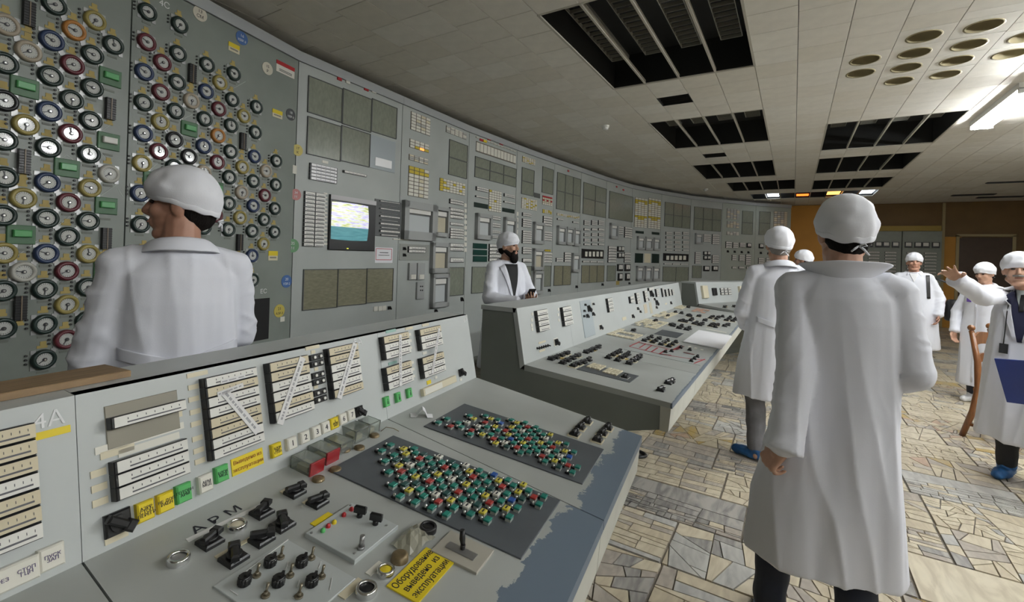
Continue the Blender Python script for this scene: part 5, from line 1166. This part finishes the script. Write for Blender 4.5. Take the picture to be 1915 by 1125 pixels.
def hand(mb, w, d, n, side, curl=.5, spread=.06, s=1.0, r=.0088, thumb_out=.7, fingers=None):
    """w wrist, d pointing direction, n the way the fingers curl, side +1 right hand, -1 left"""
    d = Vector(d).normalized(); n = (Vector(n) - d * Vector(n).dot(d)).normalized(); t = d.cross(n) * side; w = Vector(w)
    for k, (off, l) in enumerate(((.030, .90), (.010, 1.0), (-.010, .94), (-.029, .76))):
        kn = w + d * (.092 - .006 * abs(k - 1)) * s + t * off * s
        capsule(mb, w + d * .012 * s + t * off * .6 * s, .0135 * s, kn, .0115 * s, 8)
        p = kn; a = 0.; c = curl if fingers is None else fingers[k]
        for q, ll in enumerate((.044, .027, .021)):
            a += c * (1.0, 1.15, .8)[q]
            dd = (d * math.cos(a) + n * math.sin(a) + t * spread * (1.5 - k)).normalized()
            e = p + dd * ll * l * s; capsule(mb, p, r * (1.06 - .1 * q) * s, e, r * (.98 - .1 * q) * s, 8); p = e
    b = w + d * .022 * s + t * .024 * s; a1 = (d * .75 + t * thumb_out + n * .3).normalized(); m = b + a1 * .045 * s; a2 = (d * .9 + t * thumb_out * .35 + n * .35 * (1 + curl)).normalized(); e = m + a2 * .030 * s; a3 = (d * .8 + n * (.3 + .5 * curl)).normalized()
    capsule(mb, b, .015 * s, m, .0115 * s, 8); capsule(mb, m, .0112 * s, e, .0098 * s, 8); capsule(mb, e, .0098 * s, e + a3 * .022 * s, .008 * s, 8)
def person(label, loc, rz, H=1.75, hem=.42, la=None, ra=None, legs=None, yaw=0., tilt=0., coat_w=1., coat_rings=None, trousers=None, feet='cover', skin=None, seed=1, vox=.007, cvox=.009,
           lhand=None, rhand=None, hem_dx=0., hem_dy=0., collar=True, fold=1., hair=None, beard=False, face=True, sleeve=1., extra=None, belt=None, cap_puff=1., cap_tie=True, fabric=.016, shoe_rot=0., head=(0, 0, 0), reach=1.0):
    """local frame: faces +y, +x is the right-hand side"""
    S = H / 1.75; M = Matrix.Translation((loc[0], loc[1], 0)) @ Matrix.Rotation(rz, 4, 'Z')
    t = tag(link('person', None, M), label, 'person', 'visitors in white coats')
    V = lambda *p: Vector(p) * S
    la = [Vector(p) for p in la]; ra = [Vector(p) for p in ra]
    sh = [V(-.158, -.005, 1.405), V(.158, -.005, 1.405)]
    legs = legs or [[V(-.09, 0, .92), V(-.10, .01, .50), V(-.10, -.02, .085)], [V(.09, 0, .92), V(.10, .01, .50), V(.10, -.02, .085)]]
    hc = V(0, .015, 1.615) + Vector(head); Hm = Matrix.Translation(hc) @ Matrix.Rotation(yaw, 4, 'Z') @ Matrix.Rotation(tilt, 4, 'X') @ Matrix.Scale(S, 4)
    # body
    b = MB()
    hd = MB()
    ell(hd, (0, -.012, .018), (.074, .095, .100)); ell(hd, (0, .020, -.038), (.060, .068, .078)); ell(hd, (0, .062, -.100), (.026, .022, .022))
    capsule(hd, (0, .086, .012), .009, (0, .104, -.022), .0125, 8); ell(hd, (0, .094, -.030), (.019, .012, .010)); capsule(hd, (-.032, .074, .030), .013, (.032, .074, .030), .013, 8)
    for s_ in (-1, 1): ell(hd, (s_ * .036, .058, -.022), (.024, .026, .026)); ell(hd, (s_ * .077, -.008, -.008), (.012, .022, .034)); capsule(hd, (s_ * .052, -.005, -.07), .020, (s_ * .024, .06, -.102), .018, 8)
    capsule(hd, (-.018, .084, -.056), .0075, (.018, .084, -.056), .0075, 8); capsule(hd, (-.014, .081, -.070), .008, (.014, .081, -.070), .008, 8)
    b.add([Hm @ Vector(v) for v in hd.v], hd.f)
    capsule(b, hc + V(0, -.022, -.06), .056 * S, V(0, -.012, 1.43), .062 * S)
    loft(b, [(.88 * S, 0, 0, .13 * S, .09 * S), (1.1 * S, 0, 0, .12 * S, .085 * S), (1.36 * S, 0, 0, .15 * S, .085 * S), (1.46 * S, 0, 0, .07 * S, .06 * S)])
    for k, (arm, hs) in enumerate(((la, lhand), (ra, rhand))):
        capsule(b, sh[k], .045 * S, arm[0], .036 * S); capsule(b, arm[0], .037 * S, arm[1], .027 * S)
        hs = hs or dict(d=(arm[1] - arm[0]), n=((1 if k == 0 else -1), .3, 0), curl=.45)
        capsule(b, arm[1], .027 * S, arm[1] + Vector(hs['d']).normalized() * .03, .024 * S)
        hand(b, arm[1], hs['d'], hs['n'], 1 if k else -1, **{q: hs[q] for q in hs if q not in 'dn'})
    for L in legs: capsule(b, L[0], .07 * S, L[1], .048 * S); capsule(b, L[1], .048 * S, L[2], .035 * S); capsule(b, L[2] + V(0, -.02, -.045), .033, L[2] + V(0, .13, -.055), .026)
    sk = skin or m_skin
    body = link('body', fuse(b, 'body', sk, vox, 2, .4), M, t)
    # trousers
    tr = MB()
    for L in legs: capsule(tr, L[0], .082 * S, L[1], .073 * S); capsule(tr, L[1], .073 * S, L[2] + V(0, 0, .02), .062 * S)
    loft(tr, [(.80 * S, 0, 0, .135 * S, .10 * S), (1.0 * S, 0, 0, .135 * S, .09 * S)])
    link('trousers', fuse(tr, 'trousers', trousers or m_trb, .011, 3, .5, lambda p, n: .008 * noise.noise(Vector((p.x * 9 + seed, p.y * 9, p.z * 16)))), M, t)
    for L in legs:
        f = MB(); fm = {'cover': m_cover, 'boot': m_paper, 'shoe': m_black}[feet]; Rf = Matrix.Rotation(shoe_rot, 3, 'Z')
        capsule(f, L[2] + Rf @ V(0, -.03, -.038), .046, L[2] + Rf @ V(0, .15, -.050), .036); capsule(f, L[2] + V(0, 0, .02), .052, L[2], .056); ell(f, L[2] + Rf @ V(0, .06, -.045), (.052, .11, .038), Rf)
        link('shoe_cover' if feet == 'cover' else 'shoe', fuse(f, 'shoe_cover', fm, .008, 2, .5, lambda p, n: .006 * noise.noise(Vector((p.x * 30, p.y * 30, p.z * 30 + seed)))), M, t)
    # coat
    c = MB()
    w = coat_w; hx, hy = hem_dx, hem_dy
    rings = coat_rings or [(hem, hx, hy, .262 * w, .185 * w), (hem + .25, hx * .7, hy * .6, .242 * w, .172 * w), (.92 * S, hx * .35, hy * .3, .222 * w, .155 * w), (1.10 * S, 0, 0, .200 * w, .138 * w), (1.28 * S, 0, -.002, .190 * w, .130), (1.37 * S, 0, -.005, .175 * S, .112), (1.43 * S, 0, -.008, .120 * S, .09), (1.475 * S, 0, -.01, .070 * S, .066)]
    loft(c, rings)
    for k, arm in enumerate((la, ra)):
        q = Vector((0, 0, -.004))
        capsule(c, sh[k] + q, .062 * S, arm[0], .059 * S * sleeve, 14); capsule(c, V(0, -.005, 1.425), .07 * S, sh[k] + q, .062 * S, 14); capsule(c, arm[0], .059 * S * sleeve, arm[0].lerp(arm[1], .93), .050 * S * sleeve, 14)
        e = (arm[1] - arm[0]).normalized(); p1 = arm[0].lerp(arm[1], .70)
        R = e.to_track_quat('Z', 'Y').to_matrix(); c.lathe([(1e-5, 0), (.050 * S * sleeve, 0), (.056 * S * sleeve, (arm[1] - p1).length + .012), (1e-5, (arm[1] - p1).length + .008)], 0, 14, p1, R)
    amp = fabric * fold
    def ridge(p, ph, fa, fl, o):
        u = p.x * math.cos(ph) + p.z * math.sin(ph); v = -p.x * math.sin(ph) + p.z * math.cos(ph)
        q = abs(noise.noise(Vector((u * fa + o, p.y * fa * .6, v * fl)))); return max(0., 1 - q * 3.2) ** 2
    def disp(p, n):
        wz = .28 + .72 * (1 - sstep(.80 * S, 1.25 * S, p.z)); arm_ = sstep(.17, .24, abs(p.x)) * sstep(.75, .9, p.z)
        w2 = .35 * noise.noise(Vector((p.x * 1.5, p.y * 1.5, p.z * 1.5 + seed)))
        a = noise.noise(Vector((p.x * 10 + seed * 3.1 + w2, p.y * 10, p.z * .8))); c_ = ridge(p, .08, 9., .7, seed * 2.3)
        g1 = sstep(-.12, .12, noise.noise(Vector((p.x * 2.6 + seed, p.y * 2, p.z * 2.4))) + (.12 if p.x > 0 else -.12)); up_ = sstep(.75, 1.1, p.z) * (ridge(p, .5, 10, 1.3, seed) * g1 + ridge(p, -.5, 10, 1.3, seed + 7) * (1 - g1)) * sstep(-.25, .25, noise.noise(p * 3.1))
        return amp * ((1.1 * a + .55 * c_) * wz * (1 - arm_) + .26 * up_ * (1 - .5 * arm_) + arm_ * (.30 * ridge(p, 1.2, 12, 3, seed + 3) + .25 * ridge(p, 1.9, 11, 3, seed + 5) + .25 * a - .05))
    cme = fuse(c, 'coat', m_coat, cvox, 6, .5, disp); coat = link('coat', cme, M, t)
    bvh = BVHTree.FromPolygons([v.co.copy() for v in cme.vertices], [tuple(p.vertices) for p in cme.polygons])
    def patch(name, quad, m, front=1, off=.004, n=10, th=.003, y0=reach):
        vs, fs = [], []
        for j in range(n + 1):
            for i in range(n + 1):
                u, v = i / n, j / n
                x = (quad[0][0] * (1 - u) + quad[1][0] * u) * (1 - v) + (quad[3][0] * (1 - u) + quad[2][0] * u) * v
                z = (quad[0][1] * (1 - u) + quad[1][1] * u) * (1 - v) + (quad[3][1] * (1 - u) + quad[2][1] * u) * v
                h = bvh.ray_cast(Vector((x, front * y0, z)), Vector((0, -front, 0)))[0]
                y = h.y if h is not None else front * .06
                vs.append((x, y + front * off, z))
        for j in range(n):
            for i in range(n): q = j * (n + 1) + i; fs.append((q, q + 1, q + n + 2, q + n + 1))
        o = MB().add(vs, fs, 0, True).build(name, m, t, M); s_ = o.modifiers.new('thickness', 'SOLIDIFY'); s_.thickness = th; s_.offset = 0; return o
    if collar:
        cm_ = collar if isinstance(collar, dict) else {}
        prof = cm_.get('prof', [(.062, 1.435), (.066, 1.475), (.072, 1.488), (.088, 1.475), (.108, 1.44)]); gap = cm_.get('gap', .55); n = 28; vs = []; fs = []
        for i, (r, z) in enumerate(prof):
            for k in range(n + 1):
                a = math.pi / 2 + gap + (2 * math.pi - 2 * gap) * k / n; dz = .018 * math.cos(a - math.pi / 2) * -1
                fl = 1 + cm_.get('flare', 0) * i / (len(prof) - 1) * abs(math.cos(a)); wv = .004 * noise.noise(Vector((k * .35, i * .6, seed)))
                vs.append((r * 1.12 * S * fl * math.cos(a) * (1.0), (r * .98 * S + wv) * math.sin(a) - .012, (z + dz) * S + wv))
        for i in range(len(prof) - 1):
            for k in range(n): q = i * (n + 1) + k; fs.append((q, q + 1, q + n + 2, q + n + 1))
        o = MB().add(vs, fs, 0, True).build('collar', m_coat, t, M); s_ = o.modifiers.new('thickness', 'SOLIDIFY'); s_.thickness = .005
        o.modifiers.new('soft', 'SUBSURF').render_levels = 1
    if belt is not None:
        z0, droop, hw = belt
        patch('half_belt', [(-hw, z0 - .02), (0, z0 - droop - .02), (0, z0 - droop + .02), (-hw, z0 + .02)], m_coat, -1, .006); patch('half_belt', [(0, z0 - droop - .02), (hw, z0 - .02), (hw, z0 + .02), (0, z0 - droop + .02)], m_coat, -1, .006)
    # cap
    n, m = 32, 12; vs = []; fs = []
    for i in range(m + 1):
        for k in range(n):
            a = 2 * math.pi * k / n; f = math.sin(a)               # +1 at the brow, -1 at the nape
            tt = i / m; ph = tt ** .9 * math.pi / 2 * 1.30
            rad = math.sin(ph) if ph < math.pi / 2 else 1 - .13 * sstep(0, 1, (ph - math.pi / 2) / .56); z = .042 + (.104 * cap_puff) * math.cos(ph) + (.030 * f - .004) * tt ** 2
            wr = (.010 * noise.noise(Vector((math.cos(a) * 3.2 + seed, math.sin(a) * 3.2, i * .5))) + .0055 * noise.noise(Vector((math.cos(a) * 11, math.sin(a) * 11 + seed, i * .25)))) * sstep(1, 7, i)
            vs.append(((.098 * rad + wr) * math.cos(a), (.118 * rad + wr) * math.sin(a) - .010, z + wr))
    top_ = 0
    for i in range(m):
        for k in range(n): fs.append((i * n + k, i * n + (k + 1) % n, (i + 1) * n + (k + 1) % n, (i + 1) * n + k)[::-1])
    Mh = M @ Hm
    cp_o = MB().add(vs, fs, 0, True).build('cap', m_cap, t, Mh); cp_o.modifiers.new('thickness', 'SOLIDIFY').thickness = .004; cp_o.modifiers.new('soft', 'SUBSURF').render_levels = 1
    bd = MB(); pts = [(v[0] * 1.025, (v[1] + .01) * 1.025 - .01, v[2] + .004) for v in vs[(m - 1) * n - n // 1 * 0:m * n]] + [(v[0] * 1.02, (v[1] + .01) * 1.02 - .01, v[2] - .001) for v in vs[m * n:(m + 1) * n]]
    bd.add(pts, [(k, n + k, n + (k + 1) % n, (k + 1) % n) for k in range(n)], 0, True); o = bd.build('cap_band', m_cap, cp_o, Mh); o.modifiers.new('thickness', 'SOLIDIFY').thickness = .004; o.modifiers.new('soft', 'SUBSURF').render_levels = 1
    if cap_tie: MB().tube([(0, -.112, -.050), (.012, -.122, -.062), (.03, -.120, -.082)], [.003, .004, .003], 0, 8).tube([(0, -.112, -.050), (-.014, -.122, -.058), (-.026, -.120, -.070)], [.003, .004, .003], 0, 8).tube([(0, -.112, -.050), (.012, -.126, -.042), (.022, -.122, -.048), (.004, -.116, -.054)], .003, 0, 8).build('cap_tie', m_cap, cp_o, Mh)
    # hair below the cap
    hr = MB(); ell(hr, (0, -.038, -.014), (.0760, .0735, .066)); ell(hr, (0, -.042, -.042), (.064, .064, .045))
    link('hair', fuse(hr, 'hair', hair or m_hair, .006, 2, .4, lambda p, n: .003 * noise.noise(Vector((p.x * 60, p.y * 60, p.z * 20)))), Mh, t)
    if face:
        for s_ in (-1, 1):
            e_ = MB(); ell(e_, (s_ * .031, .0765, .008), (.0125, .008, .0065)); e_.build('eye', m_eye, t, Mh)
            e_ = MB(); capsule(e_, (s_ * .018, .087, .024), .0038, (s_ * .046, .076, .023), .003, 8); e_.build('eyebrow', hair or m_hair, t, Mh)
        e_ = MB(); capsule(e_, (-.019, .0895, -.060), .0035, (.019, .0895, -.060), .0035, 8); e_.build('mouth', m_lip, t, Mh)
    if beard:
        br = MB(); capsule(br, (-.062, .0, -.05), .022, (-.036, .062, -.095), .028, 10); capsule(br, (.062, .0, -.05), .022, (.036, .062, -.095), .028, 10); ell(br, (0, .064, -.115), (.052, .040, .052)); capsule(br, (-.036, .078, -.046), .012, (.036, .078, -.046), .012, 8); capsule(br, (-.040, .064, -.075), .022, (.040, .064, -.075), .022, 8)
        link('beard', fuse(br, 'beard', m_hair, .006, 3, .5, lambda p, n: .004 * noise.noise(Vector((p.x * 50, p.y * 50, p.z * 30)))), Mh, t)
    return t, M, patch, Hm
def loc(L_, rz, *q):
    """a point of the photo at depth d, in the local frame of a person"""
    p = at_d(*q); M = Matrix.Translation((L_[0], L_[1], 0)) @ Matrix.Rotation(rz, 4, 'Z'); return M.inverted() @ p
def place(u, d): r = ray(u, CY + .033 * (u - CX)); return (r.x * d / F_PX, r.y * d / F_PX)

# ---- 1 the man in front, seen from behind
L_ = place(1577, 1.76)
t1, M1, pt1, H1 = person('tall visitor seen from behind in a knee-length white coat, dark jeans, collar turned up', L_, .12, 1.785, .40,
    la=[loc(L_, .12, 1487, 700, 1.72), loc(L_, .12, 1466, 838, 1.66)], ra=[(.205, -.04, 1.15), (.13, .20, 1.04)], legs=[[Vector((-.10, 0, .93)), Vector((-.185, .10, .52)), Vector((-.20, .10, .09))], [Vector((.09, 0, .93)), Vector((.06, -.02, .50)), Vector((.06, -.08, .09))]],
    yaw=.22, hem_dx=-.045, hem_dy=-.01, trousers=m_jean, seed=2, vox=.006, cvox=.0075, lhand=dict(d=(-.55, .25, -.75), n=(.6, .6, -.3), curl=1.0, s=1.02, thumb_out=.5), fold=1.1, sleeve=1.06, coat_rings=[(.40, -.045, -.01, .262, .182), (.65, -.035, -.01, .240, .17), (.95, -.015, 0, .205, .145), (1.14, 0, 0, .188, .13), (1.31, 0, -.002, .182, .125), (1.40, 0, -.005, .172, .112), (1.46, 0, -.008, .118, .09), (1.505, 0, -.01, .070, .066)],
    collar=dict(prof=[(.074, 1.41), (.082, 1.455), (.094, 1.48), (.104, 1.495)], gap=.45, flare=.28), cap_puff=1.05)
# ---- 2 the man by the second console
L_ = place(1456, 3.56)
t2, M2, pt2, H2 = person('visitor seen from behind in white coat and grey trousers, beside the paper pad', L_, .30, 1.81, .50,
    la=[(-.235, .02, 1.14), (-.16, .24, 1.02)], ra=[(.23, .02, 1.14), (.16, .26, 1.0)], legs=[[Vector((-.10, 0, .95)), Vector((-.13, .03, .52)), Vector((-.12, -.02, .09))], [Vector((.10, 0, .95)), Vector((.12, .0, .52)), Vector((.14, -.06, .09))]], shoe_rot=.9,
    yaw=.05, trousers=m_trg, seed=5, hair=m_greyh, belt=(1.10, .05, .17), coat_w=1.0, fold=1.0, sleeve=1.05, rhand=dict(d=(-.3, 1, .1), n=(-1, 0, -.2), curl=.6), hem_dx=-.02)
# phone in his hand, seen below his elbow
ph = tag(MB().box((0, 0, 0), (.075, .15, .009), 0, None, .002).build('smartphone', m_black, None, M2 @ Matrix.Translation((.115, .36, 1.0)) @ Matrix.Rotation(.5, 4, 'X')), 'black smartphone held by the visitor in grey trousers', 'phone')
# ---- 3 the far man facing the camera
L_ = place(1709, 6.5)
t3, M3, pt3, H3 = person('stocky visitor facing us before the far cabinets, white coat with black shoulder strap', L_, math.pi - .12, 1.75, .42,
    la=[(-.275, .0, 1.13), (-.26, .10, .90)], ra=[(.275, .0, 1.13), (.26, .10, .88)], coat_w=1.16, seed=8, yaw=.05, skin=m_skin2, cvox=.011, vox=.008, tilt=.05, sleeve=1.15)
pt3('placket', [(-.006, .45), (.012, .45), (.012, 1.30), (-.006, 1.30)], m_coat, 1, .004)
pt3('undershirt', [(-.003, 1.34), (.003, 1.34), (.05, 1.45), (-.05, 1.45)], m_paper, 1, .004)
pt3('shoulder_strap', [(-.175, 1.12), (-.14, 1.12), (-.125, 1.44), (-.165, 1.44)], m_black, 1, .008, 10, .006)
bagM = M3 @ Matrix.Translation((-.50, -.05, .98))
bg = tag(link('shoulder_bag', None, M3 @ Matrix.Translation((-.50, -.05, .80))), 'black camera bag hanging at the side of the stocky visitor', 'bag')
bm = MB(); loft(bm, [(-.15, 0, 0, .15, .10), (-.13, 0, 0, .17, .115), (.08, 0, 0, .165, .11), (.14, 0, 0, .14, .09)], 20, 3.2); link('bag_body', fuse(bm, 'bag_body', m_black, .012, 2), bagM, bg)
MB().box((0, .112, -.02), (.22, .02, .14), 0, None, .006).build('pocket', m_blackm, bg, bagM); MB().tube([(-.13, 0, .12), (-.02, 0, .26), (.12, 0, .36), (.28, .05, .42)], .012, 0, 8).build('strap', m_black, bg, bagM)
# ---- 4 the woman behind the pointing man
L_ = place(1843, 5.3)
t4, M4, pt4, H4 = person('shorter visitor in an ankle-length white coat and white boots, face behind the outstretched arm', L_, 2.35, 1.62, .20,
    la=[(-.25, .02, 1.04), (-.22, .10, .80)], ra=[(.25, .02, 1.04), (.22, .10, .80)], coat_w=.88, seed=11, tilt=-.2, feet='boot', trousers=m_jean, cvox=.010, vox=.008)
pt4('name_tag', [(.05, 1.16), (.10, 1.16), (.10, 1.24), (.05, 1.24)], mat('purple_print', (.16, .08, .45), .5), 1, .004)
pt4('placket', [(-.006, .25), (.012, .25), (.012, 1.20), (-.006, 1.20)], m_coat, 1, .004)
# ---- 5 the pointing man
L_ = place(1927, 3.34)
t5, M5, pt5, H5 = person('older man with a moustache pointing with an outstretched arm, white coat over a dark waistcoat', L_, 2.55, 1.675, .30, head=(.03, .085, -.01),
    la=[(-.25, .05, 1.06), (-.20, .30, .84)], ra=[loc(L_, 2.55, 1838, 556, 3.16), loc(L_, 2.55, 1789, 522, 3.06)], rhand=dict(d=loc(L_, 2.55, 1760, 492, 3.0) - loc(L_, 2.55, 1789, 522, 3.06), n=(-.3, .5, -.7), curl=.16, spread=.17, thumb_out=.9, fingers=[.10, .14, .22, .3]), lhand=dict(d=(.3, .9, -.3), n=(.3, -.2, -.9), curl=.7),
    yaw=.35, seed=14, reach=.19, skin=m_skin, hair=m_greyh, sleeve=1.08, coat_w=1.02, fold=1.1, collar=dict(gap=.75))
pt5('waistcoat', [(-.012, 1.02), (.012, 1.02), (.085, 1.39), (-.085, 1.39)], mat('navy_waistcoat', (.012, .014, .05), .7), 1, .003)
pt5('shirt', [(-.004, 1.24), (.004, 1.24), (.05, 1.40), (-.05, 1.40)], mat('grey_green_shirt', (.36, .40, .40), .7), 1, .007)
pt5('tie', [(-.012, 1.24), (.012, 1.24), (.012, 1.36), (-.012, 1.36)], m_black, 1, .011)
pt5('lapel', [(-.03, 1.03), (-.014, 1.03), (-.075, 1.39), (-.135, 1.36)], m_coat, 1, .009); pt5('lapel', [(.014, 1.03), (.03, 1.03), (.135, 1.36), (.075, 1.39)], m_coat, 1, .009)
pt5('pocket', [(-.15, 1.02), (-.04, 1.02), (-.04, 1.14), (-.15, 1.14)], m_coat, 1, .005)
pt5('pass_cord', [(.075, 1.0), (.081, 1.0), (.068, 1.38), (.062, 1.38)], m_black, 1, .010); pt5('pass_card', [(.05, .93), (.10, .93), (.10, 1.0), (.05, 1.0)], m_black, 1, .010)
e_ = MB(); capsule(e_, (-.028, .092, -.043), .0065, (0, .104, -.040), .008, 8); capsule(e_, (.028, .092, -.043), .0065, (0, .104, -.040), .008, 8); e_.build('moustache', m_greyh, t5, M5 @ H5)
fo = tag(MB().box((0, 0, 0), (.235, .32, .008), 0).build('folder', mat('royal_blue_cover', (.012, .035, .22), .4), None, M5 @ Matrix.Translation((-.10, .36, .78)) @ Matrix.Rotation(.12, 4, 'Y') @ Matrix.Rotation(1.25, 4, 'X')), 'royal blue folder held low by the pointing man', 'folder')
# ---- 6 the man facing the dials
L_ = place(338, 1.66)
t6, M6, pt6, H6 = person('visitor standing behind the console, back to us, looking at the round dials', L_, 1.30, 1.80, .45,
    la=[(-.215, .0, 1.13), (-.22, .10, .86)], ra=[(.205, .08, 1.18), (.13, .30, 1.22)], coat_w=.94, yaw=1.2, seed=17, vox=.006, cvox=.008, skin=m_skin2, belt=(1.16, .05, .17), fold=1.7, sleeve=1.08)
# ---- 7 the bearded man
L_ = place(949, 4.5)
t7, M7, pt7, H7 = person('bearded visitor in black shirt and white coat, using a phone behind the second console', L_, 4.25, 1.745, .45,
    la=[(-.235, .08, 1.13), (-.06, .33, 1.12)], ra=[(.235, .08, 1.12), (.07, .31, 1.09)], yaw=.55, seed=20, reach=.19, beard=True, skin=m_skin, cvox=.009, vox=.006, fold=1.3, sleeve=1.12, coat_w=1.02,
    lhand=dict(d=(.55, .8, .1), n=(.3, .2, .9), curl=.5), rhand=dict(d=(-.55, .8, -.05), n=(-.2, -.2, -.95), curl=.45), collar=dict(gap=.8))
pt7('black_shirt', [(-.010, 1.12), (.010, 1.12), (.075, 1.44), (-.075, 1.44)], m_blackm, 1, .004)
pt7('lapel', [(-.028, 1.12), (-.010, 1.12), (-.072, 1.44), (-.125, 1.41)], m_coat, 1, .008); pt7('lapel', [(.010, 1.12), (.028, 1.12), (.125, 1.41), (.072, 1.44)], m_coat, 1, .008)
pt7('placket', [(-.008, .5), (.012, .5), (.012, 1.12), (-.008, 1.12)], m_coat, 1, .005)
tag(MB().box((0, 0, 0), (.072, .145, .009), 0, None, .002).build('smartphone', m_black, None, M7 @ Matrix.Translation((-.0, .41, 1.17)) @ Matrix.Rotation(.95, 4, 'X')), 'black smartphone in the bearded man\'s hands', 'phone')
# ---- 8 the visitor glimpsed between the two backs
L_ = place(1504, 6.3)
t8, M8, pt8, H8 = person('visitor glimpsed between two backs, only capped head and shoulder showing, against the ochre wall', L_, 1.35, 1.73, .45, la=[(-.26, .02, 1.13), (-.24, .1, .88)], ra=[(.26, .02, 1.13), (.24, .1, .88)], seed=23, skin=m_skin2, cvox=.012, vox=.009)

# ================================================================ LADDER-BACK CHAIR
m_wood = mat('varnished_brown_wood', (.20, .075, .022), .32, var=.3, scale=9, stretch=(6, 6, 1), coat=.3)
ca = at_z(1822, 822, 0)
cth = -.55
Mc = Matrix.Translation((ca.x + .02, ca.y + .02, 0)) @ Matrix.Rotation(cth, 4, 'Z')
ch = tag(link('ladder_back_chair', None, Mc), 'brown wooden ladder-back chair with ball finials behind the pointing man', 'chair')
for y in (0, .40):   # back posts
    MB().tube([(-.10, y, 0), (-.03, y, .25), (0, y, .46), (-.01, y, .70), (-.055, y, .96)], [.022, .026, .026, .024, .020], 0, 12).build('back_post', m_wood, ch, Mc)
    o = MB(); ell(o, (-.06, y, 1.0), (.028, .028, .028)); o.lathe([(.016, .955), (.022, .965), (.014, .978)], 0, 12, (-.057, y, 0)); o.build('finial', m_wood, ch, Mc)
for y in (.0, .40): MB().tube([(.42, y, 0), (.42, y, .45)], [.020, .024], 0, 12).build('front_leg', m_wood, ch, Mc)
for z, h in ((.88, .10), (.70, .07), (.56, .07)):
    vs = []; fs = []
    for k in range(9):
        y = .40 * k / 8; a = math.sin(math.pi * k / 8); x = -.035 * (z - .5) / .4 - .03 * a
        top = h / 2 + .025 * a
        for dx in (-.009, .009): vs += [(x + dx, y, z - h / 2 + .015 * a), (x + dx, y, z + top)]
    for k in range(8):
        q = 4 * k; fs += [(q, q + 1, q + 5, q + 4), (q + 3, q + 2, q + 6, q + 7), (q + 1, q + 3, q + 7, q + 5), (q + 2, q, q + 4, q + 6)]
    fs += [(0, 2, 3, 1), (33, 35, 34, 32)]
    MB().add(vs, fs).build('back_slat', m_wood, ch, Mc)
MB().box((.20, .20, .455), (.46, .43, .035), 0, None, .01).build('seat', m_wood, ch, Mc)
for a, b in (((-.06, 0, .12), (.42, 0, .12)), ((-.06, .4, .12), (.42, .4, .12)), ((.42, 0, .2), (.42, .4, .2)), ((-.05, 0, .22), (-.05, .4, .22))): MB().tube([a, b], .014, 0, 10).build('stretcher', m_wood, ch, Mc)
